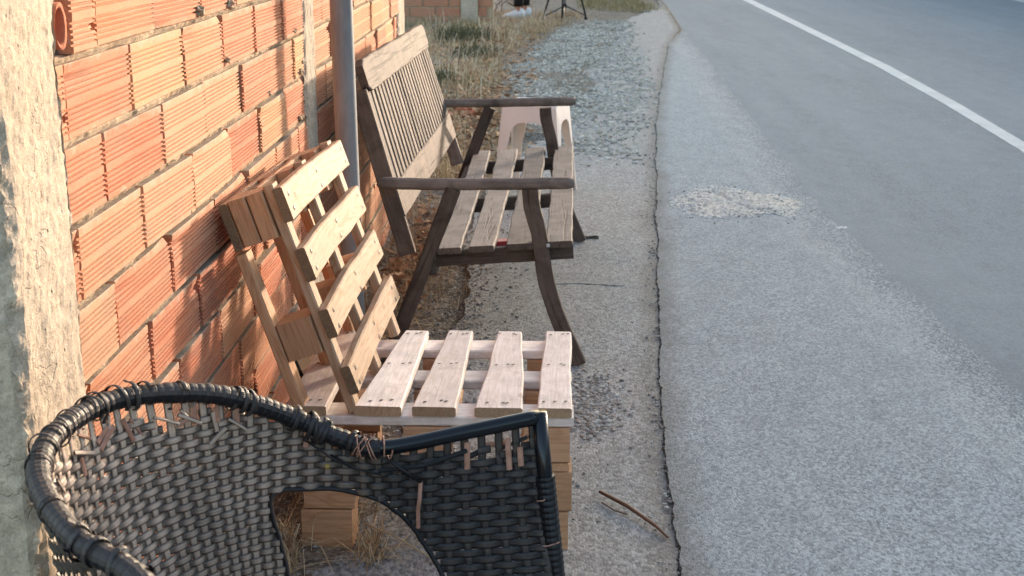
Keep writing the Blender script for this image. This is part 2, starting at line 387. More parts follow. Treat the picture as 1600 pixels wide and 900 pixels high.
M['red'] = m_plain('red_plastic', (.42, .035, .035), .4)
M['shard'] = m_plain('terracotta', (.50, .16, .08), .85, nscale=15, col2=(.38, .12, .06), bump=.4)
M['litter'] = m_plain('white_litter', (.66, .66, .64), .6)
M['twig'] = m_plain('brown_twig', (.17, .085, .05), .7, nscale=80)
M['plaster'] = m_plain('plaster', (.60, .57, .52), .9, nscale=4, amt=.15)
M['amber'] = m_plain('amber_tag', (.50, .33, .10), .4)

# ---------------------------------------------------------------- ground, pavement, road
def interp(tab, y):
    ys = [a for a, b in tab]; xs = [b for a, b in tab]; return float(np.interp(y, ys, xs))
CR = [(-30, .22), (2, .25), (2.75, .285), (3.4, .312), (3.8, .325), (4.6, .385), (6.9, .545), (9.07, .704), (10.7, .85), (15.05, 1.28), (17.2, 1.59), (21.4, 1.76), (40, 2.2), (400, 20)]
RE = [(-30, 1.9), (2, 1.55), (3.96, 1.43), (4.97, 1.405), (5.9, 1.35), (7.46, 1.366), (9.68, 1.44), (13.7, 1.575), (17.2, 1.66), (21.4, 1.80), (40, 2.25), (400, 21)]
def crackx(y): return interp(CR, y) + .012 * fn(3, y * 2) + .003 * fn(8, y * 12)
def roadx(y): return interp(RE, y) + .02 * fn(5, y * 1.2)
def ysamples(y0, y1, fine0=2., fine1=9., df=.03, g=1.05):
    out = [y0]; y = y0
    while y < y1:
        if y < fine0: y = min(y + 1.0, fine0)
        elif y < fine1: y += df
        else: y += df * (g ** (len(out) - 0) if False else 1) * max(1, (y - fine1) * 1.2 + 1)
        out.append(min(y, y1))
    return out
def strip(name, mat, lf, rf, zf, Ys, nx, skirt=.03, skl=True, skr=True, nz=0.):
    V = []; F = []; A = []
    cols = nx + 1 + (1 if skl else 0) + (1 if skr else 0)
    for y in Ys:
        l, r = lf(y), rf(y)
        row = []
        if skl: row.append((l, y, zf(l, y) - skirt))
        for i in range(nx + 1):
            u = i / nx; x = l + (r - l) * u
            row.append((x, y, zf(x, y) + nz * fn(x * 6, y * 6)))
        if skr: row.append((r, y, zf(r, y) - skirt))
        V += row; A += [(r - q[0], q[0] - l, 0) for q in row]
    for j in range(len(Ys) - 1):
        for i in range(cols - 1):
            a = j * cols + i; F.append((a, a + 1, a + 1 + cols, a + cols))
    return struct(obj(name, mesh(name, V, F, mat, smooth=False, attr=A)))

PVL = [(0, -.52), (2.7, -.50), (3.1, -.42), (4.15, -.40), (4.6, -.30), (5, -.29), (5.5, -.36), (6.5, -.34), (7.8, -.22), (8.6, -.05), (9.3, .12), (10, .28), (12, .34), (14, .48), (16, .72), (18, .88), (20, 1.30), (22, 1.72), (24, 1.9)]
def pvl(y): return min(interp(PVL, y) + (.045 + .12 * (y > 8)) * fn(1, y * 2.2) + (.012 + .05 * (y > 8)) * fn(2, y * 9, 0, 4), crackx(y) - .05)
# one dirt sheet to the horizon, finer near the wall
def dirtz(x, y):
    near = max(0, 1 - max(0, abs(y - 8) - 12) / 8) * (1 if x < 1.2 else 0)
    edge = min(1, max(0, (-.22 - x) / .2)) if y < 8.8 else (min(1, max(0, (pvl(y) + .10 - x) / .12)) if y < 30 else 0)
    return -.032 + near * edge * (.03 + .018 * fn(x * 3, y * 3) + .008 * fn(x * 14, y * 14, 4)) if -3 < x < 1.9 and 1 < y < 28 else -.032
xs = list(np.concatenate([[-600, -60, -12, -5, -3], np.arange(-2.2, 1.7, .04), [1.8, 3, 8, 20, 80, 600]]))
ys = list(np.concatenate([[-200, -20, -3, .5, 1.5], np.arange(1.8, 9, .04), np.arange(9, 24, .08), [26, 30, 60, 200, 1200]]))
V = [(x, y, dirtz(x, y)) for y in ys for x in xs]; nx = len(xs)
F = [(j * nx + i, j * nx + i + 1, (j + 1) * nx + i + 1, (j + 1) * nx + i) for j in range(len(ys) - 1) for i in range(nx - 1)]
struct(obj('ground', mesh('ground', V, F, M['ground'], smooth=True)))
Y2 = sorted(ysamples(-30, 60) + [2.4 + .010 * k for k in range(420)])
Y1 = sorted([y for y in ysamples(-4, 9)] + [9 + .07 * k for k in range(1, 200)] + [5.00 + .004 * k for k in range(44)] + [2.4 + .010 * k for k in range(420)])
strip('pavement', M['pavement'], pvl, lambda y: crackx(y) - .0015 - .006 * max(-.2, fn(31, y * 16)) - .005 * max(0, fn(33, y * 5)) - .004 * max(0, fn(35, y * 60)), lambda x, y: .004 * fn(x * 2, y * 2) - (.014 if y < 6 and x > .03 and x < .27 and abs(y - 5.08 - .06 * fn(x * 6, 3)) < .004 else 0) - (.010 * max(0, 1 - (x - pvl(y)) / .12) if y > 7 else 0), Y1, 24)
strip('crack_dirt', M['joint'], lambda y: crackx(y) - .03, lambda y: crackx(y) + .03, lambda x, y: min(-.0075, -.009 + .006 * fn(x * 30, y * 7)), Y2, 4)
def shz(x, y):
    d = roadx(y) - x
    return .008 + .003 * fn(x * 2, y * 2, 2) - .031 * (1 - min(1, max(0, d / .30)))
strip('road_shoulder', M['shoulder'], lambda y: crackx(y) + .0015 + .006 * max(-.2, fn(37, y * 18)) + .004 * max(0, fn(39, y * 60)), roadx, shz, Y2, 26)
strip('road', M['road'], lambda y: roadx(y) - .05, lambda y: 8.2 + max(0, y - 20) * .05, lambda x, y: -.021, ysamples(-60, 300), 10, skl=False)
strip('road_shoulder', M['shoulder'], lambda y: 8.2 + max(0, y - 20) * .05, lambda y: 8.9 + max(0, y - 20) * .05, lambda x, y: -.017, ysamples(-60, 300, fine1=2.1), 3)
WL = [(-30, 1.2), (4, 2.54), (6, 2.70), (8.1, 2.83), (10.5, 2.965), (13.13, 3.06), (23.1, 3.185), (60, 3.9), (300, 9)]
strip('road_line', M['paint'], lambda y: interp(WL, y) + .004 * fn(1, y * 9), lambda y: interp(WL, y) + .105 + max(0, min(.05, (y - 8) * .004)) + .004 * fn(2, y * 9), lambda x, y: -.0165, ysamples(-30, 100), 1, .004)
struct(bpy.data.objects['road_line'])
strip('road_line', M['paint'], lambda y: 7.60 + max(0, y - 20) * .02, lambda y: 7.71 + max(0, y - 20) * .02, lambda x, y: -.0165, ysamples(-30, 100), 1, .004)

# rocks
def ico():
    t = (1 + 5 ** .5) / 2
    v = np.array([(-1, t, 0), (1, t, 0), (-1, -t, 0), (1, -t, 0), (0, -1, t), (0, 1, t), (0, -1, -t), (0, 1, -t), (t, 0, -1), (t, 0, 1), (-t, 0, -1), (-t, 0, 1)]) / 1.9
    f = np.array([(0, 11, 5), (0, 5, 1), (0, 1, 7), (0, 7, 10), (0, 10, 11), (1, 5, 9), (5, 11, 4), (11, 10, 2), (10, 7, 6), (7, 1, 8), (3, 9, 4), (3, 4, 2), (3, 2, 6), (3, 6, 8), (3, 8, 9), (4, 9, 5), (2, 4, 11), (6, 2, 10), (8, 6, 7), (9, 8, 1)])
    return v, f
IV, IF = ico()
def scatter_mesh(name, P, sz, mat, flat=.6):
    n = len(P); P = np.array(P, float); sz = np.array(sz, float)
    jit = IV[None] * (1 + .45 * (np.random.rand(n, 12, 1) - .5)) * np.random.uniform(.65, 1.3, (n, 1, 3)); jit[:, :, 2] *= flat
    a = np.random.rand(n) * 6.28; c, s = np.cos(a)[:, None], np.sin(a)[:, None]
    x = jit[:, :, 0] * c - jit[:, :, 1] * s; y = jit[:, :, 0] * s + jit[:, :, 1] * c
    V = np.stack([x, y, jit[:, :, 2]], 2) * sz[:, None, None] * .5 + P[:, None, :]
    F = (IF[None] + (np.arange(n) * 12)[:, None, None]).reshape(-1, 3)
    A = np.zeros((n, 12, 3)); A[:, :, 0] = np.random.rand(n)[:, None]
    return mesh(name, V.reshape(-1, 3), F, mat, attr=A.reshape(-1, 3))
def topz(x, y):
    if x > crackx(y): return .008 if x < roadx(y) else -.021
    if y < 23 and x > pvl(y): return 0. - (.010 * max(0, 1 - (x - pvl(y)) / .12) if y > 7 else 0)
    return dirtz(x, y)
P, Z = [], []
while len(P) < 21000:
    y = 8.9 + 9.1 * random.random() ** 1.05 + random.gauss(0, .7); u = random.random()
    if y < 7.6 or y > 18.6: continue
    l = interp([(8.6, .05), (9.5, -.25), (10.7, -.5), (12, -.45), (14, -.2), (16, .05), (18, .3)], y); r = min(crackx(y) - .05, interp([(8.6, .5), (10, .78), (12, .85), (15, .9), (18, 1.)], y))
    x = l + (r - l) * u + random.gauss(0, .06)
    if fn(x * 1.6, y * 1.2, 7) > -.10 + .5 * max(0, u - .55) or random.random() < .22:
        if x < crackx(y): s = random.choice((.010, .014, .020, .028)) * random.uniform(.7, 1.3); P.append((x, y, topz(x, y) + s * .12)); Z.append(s)
tag(stuff(obj('gravel', scatter_mesh('gravel', P, Z, M['gravel']))), 'loose grey gravel spread over the verge beyond the bench', 'gravel')
P, Z = [], []
def blob(cx, cy, rx, ry, n, s0, s1):
    for _ in range(n):
        x = random.gauss(cx, rx); y = random.gauss(cy, ry)
        if x > crackx(y) + .02 and x < crackx(y) + .5 and cy < 6: continue
        s = random.uniform(s0, s1); P.append((x, y, topz(x, y) + s * .15)); Z.append(s)
blob(.13, 3.83, .045, .07, 420, .006, .016); blob(.12, 3.64, .035, .07, 300, .006, .017); blob(-.02, 3.75, .10, .14, 380, .006, .018)
blob(-.45, 4.8, .14, .8, 2600, .004, .014); blob(-.32, 4.6, .05, .5, 700, .003, .010); blob(-.3, 3.6, .18, .4, 1300, .004, .012); blob(-.5, 7.5, .25, 1.2, 1500, .005, .02)
blob(-.25, 2.75, .2, .3, 700, .003, .010)
for _ in range(1500):
    y = 2.5 + 8 * random.random() ** 1.3; x = crackx(y) + random.gauss(0, .006); s = random.uniform(.003, .008); P.append((x, y, -.004 + random.random() * .005)); Z.append(s)
for _ in range(420):
    y = random.uniform(2.6, 9); x = crackx(y) + random.gauss(-.012, .028); s = random.uniform(.003, .009); P.append((x, y, .003)); Z.append(s)
for cy in (3.75, 3.6, 4.4, 3.05, 5.6):
    for _ in range(14): y = random.gauss(cy, .03); s = random.uniform(.005, .013); P.append((crackx(y) + random.gauss(-.01, .014), y, .004)); Z.append(s)
for _ in range(700):
    y = 2.5 + 7 * random.random(); x = random.uniform(-.2, crackx(y)) if fn(1, y) > -2 else 0; s = random.uniform(.002, .006); P.append((x, y, .002)); Z.append(s)
tag(stuff(obj('pebbles', scatter_mesh('pebbles', P, Z, M['pebble']))), 'small pebbles and grit scattered on the dirt and pavement around the furniture', 'pebbles')
# worn pale patch in the shoulder
P, Z = [], []
V = []; F = []; SA = []; nr, na = 20, 56
for i in range(nr + 1):
    for j in range(na):
        a = 2 * math.pi * j / na; rr = i / nr; ox = .33 * (1 + .35 * fn(math.cos(a) * 1.3, math.sin(a) * 1.3, 3) + .12 * fn(math.cos(a) * 6, math.sin(a) * 6, 4)); oy = .40 * (1 + .4 * fn(math.cos(a) * 1.5, math.sin(a) * 1.5, 9) + .15 * fn(math.cos(a) * 6, math.sin(a) * 6, 8))
        x = .90 + ox * rr * math.cos(a) + .0; y = 6.58 + oy * rr * math.sin(a)
        z = shz(x, y) + .0015 + (.004 + .008 * fn(x * 12, y * 9) + .004 * fn(x * 50, y * 50)) * min(1, (1 - rr) * 3) - (.004 if i == nr else 0)
        V.append((x, y, z)); SA.append(((1 - rr) * .42, 0, 0))
for i in range(nr):
    for j in range(na): F.append((i * na + j, (i + 1) * na + j, (i + 1) * na + (j + 1) % na, i * na + (j + 1) % na))
M['sandy'] = m_asphalt('worn_sand', (.30, .28, .25), (.60, .58, .53), (.50, .45, .37), 150, 1.1, .55, ((.125, .15, .16), (.45, .49, .50)))
struct(obj('sand_patch', mesh('sand_patch', V, F, M['sandy'], attr=SA)))
for _ in range(500):
    a = random.random() * 6.28; r = random.random() ** .6 * (1.3 if random.random() < .3 else .85); x = .9 + .31 * r * math.cos(a); y = 6.58 + .38 * r * math.sin(a); s = random.uniform(.003, .011); P.append((x, y, shz(x, y) + .003)); Z.append(s)
tag(stuff(obj('sand_grit', scatter_mesh('sand_grit', P, Z, M['pebble']))), 'pale grit lying on the worn patch of the road shoulder', 'grit')

# dry grass, green grass
def blades(name, P, H, mat, lean=.6, wid=.004, label=None, cat_='grass'):
    n = len(P); P = np.array(P, float); H = np.array(H, float)
    a = np.random.rand(n) * 6.28; la = np.random.rand(n) * 6.28; ln = np.random.rand(n) * lean
    side = np.stack([np.cos(a), np.sin(a), np.zeros(n)], 1) * (wid * np.random.uniform(.6, 1.4, n))[:, None]
    d = np.stack([np.cos(la), np.sin(la), np.zeros(n)], 1)
    p1 = P + d * (H * ln * .4)[:, None] + np.array([0, 0, 1.]) * (H * .55 * np.sqrt(np.maximum(.05, 1 - (ln * .6) ** 2)))[:, None]
    p2 = P + d * (H * ln * 1.25)[:, None] + np.array([0, 0, 1.]) * (H * np.maximum(.08, 1 - ln * .85))[:, None]
    V = np.stack([P - side, P + side, p1 - side * .7, p1 + side * .7, p2], 1).reshape(-1, 3)
    b = (np.arange(n) * 5)[:, None]
    F = [f for q in b[:, 0] for f in ((q, q + 1, q + 3, q + 2), (q + 2, q + 3, q + 4))]
    A = np.zeros((n, 5, 3)); A[:, :, 0] = np.random.rand(n)[:, None]
    return tag(stuff(obj(name, mesh(name, V, F, mat, attr=A.reshape(-1, 3)))), label, cat_)
P, H = [], []; Pg, Hg = [], []
for t in range(520):
    y = random.uniform(7.0, 19.5); l = -1.9 if y > 8 else -.68; r = interp([(7, -.45), (8, -.28), (10, -.42), (12, -.45), (14, -.42), (16, -.1), (19, .35)], y)
    if y < 6.8: l = -.68
    x = random.uniform(max(l, -.66 if y < 6.9 else l), r)
    dens = random.random()
    green = (fn(x * 1.6, y * 1.1, 2) > .12 and y < 13.5 and x < -.35) or (y > 14.5 and x < -.65 and random.random() < .5)
    for k in range(random.randint(25, 70)):
        q = (x + random.gauss(0, .07), y + random.gauss(0, .10)); z = dirtz(*q) - .005
        if green and random.random() < .4: Pg.append((*q, z)); Hg.append(random.uniform(.05, .15))
        else: P.append((*q, z)); H.append(random.uniform(.04, .17))
for t in range(70):                       # tuft by the road, top of the frame
    x = random.uniform(.55, 1.5); y = random.uniform(20.3, 23.5)
    if x > crackx(y) - .15: continue
    for k in range(60):
        q = (x + random.gauss(0, .10), y + random.gauss(0, .15)); (Pg if random.random() < .55 else P).append((*q, -.02)); 
        (Hg if len(Pg) > len(Hg) else H).append(random.uniform(.05, .14))
blades('green_grass', Pg, Hg, M['green'], .75, .0035, 'green and yellowing grass tufts growing on the verge behind the bench')
blades('dry_grass', P, H, M['straw'], 1.6, .003, 'dry straw coloured grass lying over the verge behind the bench')
P, H = [], []
for t in range(900):
    y = random.uniform(8.0, 18.5); x = random.uniform(-1.5, interp([(7, -.45), (8, -.28), (10, -.42), (12, -.45), (14, -.42), (16, -.1), (19, .35)], y) - .02); P.append((x, y, dirtz(x, y) + .02)); H.append(random.uniform(.12, .3))
blades('dry_stalks', P, H, M['stalk'], 1.9, .0035, 'long pale dry stalks lying across the grass of the verge')
def weed(cx, cy, n, hh, rr_, label):
    P, H = [], []
    for _ in range(n):
        x, y = random.gauss(cx, rr_), random.gauss(cy, rr_ * 1.3); P.append((x, y, dirtz(x, y))); H.append(random.uniform(.4, 1) * hh)
    t = thing('weed', (cx, cy, 0), label, 'weed'); o = blades('leaves', [(a - cx, b - cy, c) for a, b, c in P], H, M['weed'], .9, .006, 'x', 'x'); del o['label'], o['category']; o.parent = t
weed(-.95, 15.2, 420, .34, .13, 'dark green weed clump growing at the foot of the far brick wall')
weed(-.72, 13.6, 260, .22, .10, 'low olive weed clump in front of the larger one on the verge')
weed(-.95, 11.4, 300, .22, .10, 'greenish weed clump right behind the bench back')
P, H = [], []                             # straw near furniture
for (cx, cy, sx, sy, n) in ((-.56, 2.74, .02, .05, 130), (-.385, 2.77, .016, .04, 120), (-.62, 3.3, .05, .35, 240), (-.56, 4.55, .07, .35, 520), (-.50, 5.3, .09, .5, 650), (-.60, 6.2, .08, .5, 420), (-.50, 3.05, .06, .12, 130)):
    for _ in range(n):
        x = max(-.67, random.gauss(cx, sx)); y = random.gauss(cy, sy); P.append((x, y, topz(x, y))); H.append(random.uniform(.03, .13))
blades('straw', P, H, M['straw'], 1.9, .0016, 'brown straw and dead stalks lying along the foot of the brick wall', 'straw')
# dead leaves: small bent quads
V, F, A = [], [], []
for _ in range(3200):
    if random.random() < .5: x, y = random.gauss(-.5, .16), random.gauss(9.2, 1.1)
    elif random.random() < .22: x, y = random.gauss(-.55, .05), random.gauss(5.2, .6)
    else: x, y = random.gauss(-.6, .4), random.uniform(9, 17)
    if x > -.1 or (x < -.67 and y < 6.8): continue
    a = random.random() * 6.28; s = random.uniform(.012, .04); z = dirtz(x, y) + .008 + (random.random() * .05 if y > 7.5 else 0); b = len(V); c_, s_ = math.cos(a) * s, math.sin(a) * s; k = random.random()
    V += [(x - c_, y - s_, z), (x + s_ * .5, y - c_ * .5, z + s * random.uniform(-.2, .6)), (x + c_, y + s_, z + s * random.uniform(0, .6)), (x - s_ * .5, y + c_ * .5, z + s * random.uniform(-.1, .6))]
    F += [(b, b + 1, b + 2), (b, b + 2, b + 3)]; A += [(k, 0, 0)] * 4
tag(stuff(obj('dead_leaves', mesh('dead_leaves', V, F, M['leaf'], attr=A))), 'brown dead leaves strewn on the verge behind the bench', 'leaves')

# ---------------------------------------------------------------- brick wall
FX = -.70
ROW = .1215; ZB = [1.154 - ROW * k for k in range(-6, 11)]     # bottoms
def brick_mesh(L, seed, H=.1100, D=.05, grooves=True, chip=0.):
    rnd = random.Random(seed)
    prof = [(-D, 0), (0 - .001, 0), (0, .0015)]
    if grooves:
        z = .010
        for grp, n_ in ((0, 5), (1, 5)):
            for k in range(n_):
                prof += [(0, z), (-.0044, z + .0010), (-.0044, z + .0034), (0, z + .0044)]; z += .0080
            z += .0095
    prof += [(0, H - .0015), (-.001, H), (-D, H)]
    m = len(prof); segs = 3; V = []; F = []; MI = []
    chips = [(rnd.choice((0, 3)), rnd.choice((0, H, H, H * .8, H * .3)), rnd.uniform(.008, .022)) for _ in range(rnd.choice((0, 1, 2)))]
    for i in range(segs + 1):
        y = L * i / segs
        for j, (x, z) in enumerate(prof):
            e = 0
            yy = y + (rnd.uniform(-.0014, .0014) if i in (0, segs) and x > -.01 else 0)
            if x > -.01:
                for c_i, c_z, c_r in chips:
                    if i == c_i:
                        q = max(0, 1 - abs(z - c_z) / c_r)
                        yy += (1 if i == 0 else -1) * .012 * q; x = x - .007 * q
            V.append((x + .0008 * fn(seed * 3.3, y * 12 + j * .2), yy, z + .0010 * fn(seed, y * 10)))
            V[-1] = (x + .0008 * fn(seed * 3.3, y * 12 + j * .2), yy, V[-1][2])
    for i in range(segs):
        for j in range(m):
            a = i * m + j; b = i * m + (j + 1) % m; F.append((a, a + m, b + m, b)); MI.append(1 if j == m - 2 else 0)
    F.append(tuple(range(m))); F.append(tuple(reversed(range(segs * m, segs * m + m))))
    return mesh('brick', V, F, [M['brick'], M['film']], MI + [0, 0])
wall = thing('brick_wall', (FX, 4.2, 0), 'unfinished wall of ribbed orange hollow bricks with rough concrete columns beside the pallet seat', 'wall')
WO = Vector((FX, 4.2, 0))
cache = {}
def put_brick(y0, y1, z, L=None, mat=None):
    L = round(y1 - y0, 2)
    k = (L, random.randrange(8))
    if k not in cache: cache[k] = brick_mesh(L, len(cache) + 1)
    o = obj('brick', cache[k], wall, (random.uniform(-.0045, .004), y0 - WO.y, z + random.uniform(-.0015, .0015)))
    o.rotation_euler = (random.gauss(0, .003), random.gauss(0, .008), random.gauss(0, .006))
    return o
COLS = [(1.695, 1.93), (3.965, 4.155), (6.44, 6.70)]
bays = [(1.93, 3.965), (4.155, 6.44)]
for r, zb in enumerate(ZB):
    rr = r - 6                       # 0 is the row whose bottom is 1.154
    base = 2.147 if rr % 2 == 0 else 2.327
    for b0, b1 in bays:
        y = base - .3345 * 12
        while y < b1:
            a = max(b0, y + random.uniform(.004, .007)); e = min(b1, y + .3345 - random.uniform(.004, .009))
            if b0 == 4.155: pass
            if rr == 0 and b0 == 1.93 and a < 2.0: a = 2.03
            if e - a > .03: put_brick(a, e, zb + .0058)
            y += .3345
# mortar beds: one irregular strip per joint, and a rough backing
V, F = [], []
for b0, b1 in bays:
    Ys = np.arange(b0, b1 + .011, .011)
    for zb in ZB[:]:
        s0 = len(V)
        for y in Ys:
            n1 = fn(y * 9, zb * 7); n2 = fn(y * 50, zb * 9, 3)
            x = -.0125 + .009 * n1 + .003 * n2; x = min(x, -.001)
            h = .0068; k1, k2 = .003 * fn(y * 70, zb * 31, 1), .003 * fn(y * 70, zb * 31, 5)
            V += [(x - .03, y - 4.2, zb - h), (x + k1, y - 4.2, zb - h * .9), (x + .003 + k2, y - 4.2, zb + .2 * h), (x - .002 - k1, y - 4.2, zb + h * .9), (x - .03, y - 4.2, zb + h)]
        for i in range(len(Ys) - 1):
            for j in range(4):
                a = s0 + i * 5 + j; F.append((a, a + 5, a + 6, a + 1))
o = stuff(obj('mortar', mesh('mortar', V, F, M['mortar']), wall))
V, F = [], []
for b0, b1 in bays: box(V, F, (-.115, (b0 + b1) / 2 - 4.2, .95), .19, b1 - b0, 2.1)
obj('wall_core', mesh('wall_core', V, F, M['joint']), wall)
for ly, lz, ls in ((2.80, 1.172, .013), (3.07, 1.168, .012), (3.02, 1.052, .008), (3.83, 1.05, .009), (2.62, .80, .007), (3.45, .925, .008), (3.9, .93, .010), (3.87, .805, .010)):
    V, F = [], []
    for i in range(8):
        for k in range(12):
            th = math.pi * i / 7; a = 6.283 * k / 12; d = Vector((math.sin(th) * math.cos(a), math.sin(th) * math.sin(a), math.cos(th))); q_ = ls * (1 + .9 * fn(d.x * 2 + ly * 9, d.y * 2, d.z * 2)); V.append((d.x * q_ * .9, d.y * q_ * 1.3, d.z * q_ * .8))
    for i in range(7):
        for k in range(12): F.append((i * 12 + k, i * 12 + (k + 1) % 12, (i + 1) * 12 + (k + 1) % 12, (i + 1) * 12 + k))
    obj('mortar_lump', mesh('mortar_lump', V, F, M['mortar']), wall, (-.001, ly - WO.y, lz))
def column(y0, y1, xf, depth, ztop, nper, nz, amp, mat, name='concrete_column', seed=0):
    """rough cast column: rounded rectangle loops with displacement"""
    per = []; r = .012; x0 = xf - depth
    cs = [(xf, y0), (xf, y1), (x0, y1), (x0, y0)]
    tot = 2 * (depth + y1 - y0)
    for k in range(nper):
        s = tot * k / nper
        W_ = y1 - y0
        if s < W_: p = (xf, y0 + s); n_ = (1, 0)
        elif s < W_ + depth: p = (xf - (s - W_), y1); n_ = (0, 1)
        elif s < 2 * W_ + depth: p = (x0, y1 - (s - W_ - depth)); n_ = (-1, 0)
        else: p = (x0 + (s - 2 * W_ - depth), y0); n_ = (0, -1)
        per.append((p, n_))
    V, F = [], []
    for j in range(nz + 1):
        z = -.05 + (ztop + .05) * j / nz
        for (x, y), (a, b) in per:
            dx = min(abs(x - xf), abs(x - x0)); dy = min(abs(y - y0), abs(y - y1))
            corner = max(0, 1 - max(dx, dy) / .02)
            n1 = fn(x * 6 + seed, y * 6, z * 4, 4); n2 = noise.fractal(Vector((x * 30 + seed, y * 30, z * 30)), 1, 2, 4); n3 = noise.noise(Vector((x * 90, y * 90, z * 90 + seed)))
            d = amp * (n1 * 1.0 + n2 * .6 + n3 * .34) - corner * .010 * (1 + 1.6 * n2)
            V.append((x + a * d - WO.x, y + b * d - WO.y, z))
    for j in range(nz):
        for k in range(nper):
            a = j * nper + k; b = j * nper + (k + 1) % nper; F.append((a, b, b + nper, a + nper))
    return obj(name, mesh(name, V, F, mat, smooth=False), wall)
column(1.695, 1.925, -.682, .24, 1.9, 150, 330, .0036, M['column'], seed=3)
column(3.97, 4.15, -.696, .22, 1.9, 90, 220, .0045, M['column_b'], seed=9)
column(6.44, 6.70, -.694, .22, 1.9, 60, 120, .004, M['column_b'], seed=15)
# broken brick end by the near column, simplified to a round clay rim
V, F = [], []
for i, (x, r_) in enumerate(((-.05, .030), (.006, .031), (.004, .024), (-.05, .022))):
    for k in range(18):
        a = 6.283 * k / 18; rr_ = r_ * (1 + .08 * fn(k * .7, i)); V.append((x + .004 * fn(k, 5), 1.975 - 4.2 + rr_ * .75 * math.cos(a), 1.205 + rr_ * 1.1 * math.sin(a)))
for i in range(3):
    for k in range(18): F.append((i * 18 + k, i * 18 + (k + 1) % 18, (i + 1) * 18 + (k + 1) % 18, (i + 1) * 18 + k))
obj('broken_brick_end', mesh('broken_brick_end', V, F, M['shard'], smooth=True), wall)
V, F, _ = tube_data([(-.036, 1.975 - 4.2, 1.205), (-.030, 1.975 - 4.2, 1.205)], [.026, .026], 14); 
obj('hole_shade_disc', mesh('hole_shade_disc', [(a, (b + 2.225) * .78 - 2.225, (c - 1.205) * 1.1 + 1.205) for a, b, c in V], F, M['black']), wall)  # black disc put in as the shade inside the brick's hole
tube('wire', [(-.69, 1.94, 1.26), (-.675, 1.99, 1.262), (-.672, 2.03, 1.252), (-.68, 2.07, 1.262)], .0025, M['black'], wall, WO, 6)

# far wall, facing the camera
fw = thing('brick_wall', (-1.5, 18.0, 0), 'low brick wall with a pale concrete column at the far end of the verge', 'wall'); FO = Vector((-1.5, 18.0, 0))
def fbm(L, k):
    V, F = [], []; box(V, F, (L / 2, .05, .06), L, .1, .118 - .0)
    for i in range(len(V)): V[i] = (V[i][0] + random.uniform(-.003, .003), V[i][1], V[i][2] + random.uniform(-.003, .003))
    return mesh('brick', V, F, M['brick_far'])
fc = {}
for r in range(9):
    x = -4.6 + (.16 if r % 2 else 0)
    while x < -.75:
        e = min(x + .32, -.74); sgs = [(x, e)]
        if x < -1.12 and e > -1.14: sgs = [(x, -1.14)]
        if -1.14 <= x < -.92: sgs = [(-.92, e)] if e > -.92 else []
        for a, b in sgs:
            L = round(b - a - .012, 2)
            if L > .05:
                if L not in fc: fc[L] = fbm(L, 0)
                obj('brick', fc[L], fw, (a - FO.x, random.uniform(-.004, .004), -.05 + r * .132))
        x += .332
V, F = [], []; box(V, F, (-1.17, .075, .54), 3.9, .11, 1.18); obj('mortar', mesh('mortar', V, F, M['mortar']), fw)
V, F = [], []; box(V, F, (.475, .03, .6), .215, .2, 1.3)
me = mesh('concrete_column', V, F, M['column_b']); obj('concrete_column', me, fw)

# ---------------------------------------------------------------- unseen building added across the road so its roof line shades the ground
bd = thing('added_shade_building', (9.4, 10, 0), 'unseen low plastered building added across the road to shade the ground', 'building')
def block(name, x0, x1, y0, y1, z0, z1, mat):
    V, F = [], []; box(V, F, ((x0 + x1) / 2 - 9.4, (y0 + y1) / 2 - 10, (z0 + z1) / 2), x1 - x0, y1 - y0, z1 - z0); return obj(name, mesh(name, V, F, mat), bd)
HB = 3.38
block('wall', 9.0, 13, -25, 60, -.03, HB - .12, M['plaster'])
block('roof', 8.95, 13.1, -25.2, 60, HB - .118, HB, M['column_b'])
# added raised edge with a sloping end, lifts the shade line near the camera
V, F = [], []
Yp = [(-25, .42), (16.7, .42), (17.5, .22), (18.6, .0)]
for y, hh in Yp:
    for x in (9.0, 9.2): V += [(x - 9.4, y - 10, HB + .002), (x - 9.4, y - 10, HB + .004 + hh)]
for i in range(3):
    a = i * 4; F += [(a, a + 4, a + 5, a + 1), (a + 2, a + 3, a + 7, a + 6), (a + 1, a + 5, a + 7, a + 3)]
F += [(0, 1, 3, 2)]
obj('shade_parapet', mesh('shade_parapet', V, F, M['plaster']), bd)

# ---------------------------------------------------------------- steel pole
pl_ = thing('steel_pole', (-.585, 3.85, 0), 'galvanised steel pole standing between the brick wall and the dark bench', 'pole')
tube('pole_shaft', [(-.560, 3.85, -.02), (-.566, 3.85, .5), (-.5725, 3.85, 1.13), (-.58, 3.85, 2.6)], [.0315] * 4, M['steel'], pl_, (-.585, 3.85, 0), 24)

# ---------------------------------------------------------------- pallet seat
NAILS = []
def nails(parent, pts, nrm, org, r=.0036):
    V, F = [], []; nrm = Vector(nrm).normalized(); t = nrm.orthogonal().normalized(); s = nrm.cross(t)
    for p in pts:
        b = len(V); p = Vector(p) - Vector(org)
        for k in range(6):
            a = 6.283 * k / 6; V.append(tuple(p + (t * math.cos(a) * 1.5 + s * math.sin(a)) * r + nrm * .0006))
        V.append(tuple(p + nrm * .0012))
        for k in range(6): F.append((b + k, b + (k + 1) % 6, b + 6))
    return stuff(obj('nail_heads', mesh('nail_heads', V, F, M['nail']), parent))
PO = Vector((-.24, 3.1, 0))
ps = thing('slatted_pallet', PO, 'slatted pallet laid flat on wooden blocks as a seat in front of the leaning pallet', 'seat')
Yn, Yf = 2.80, 3.36
PG = (M['pine_grey'], M['pine_end_pale']); PR = (M['pine_red'], M['pine_red']); PL = (M['pine_lit'], M['pine_end'])
tops = []
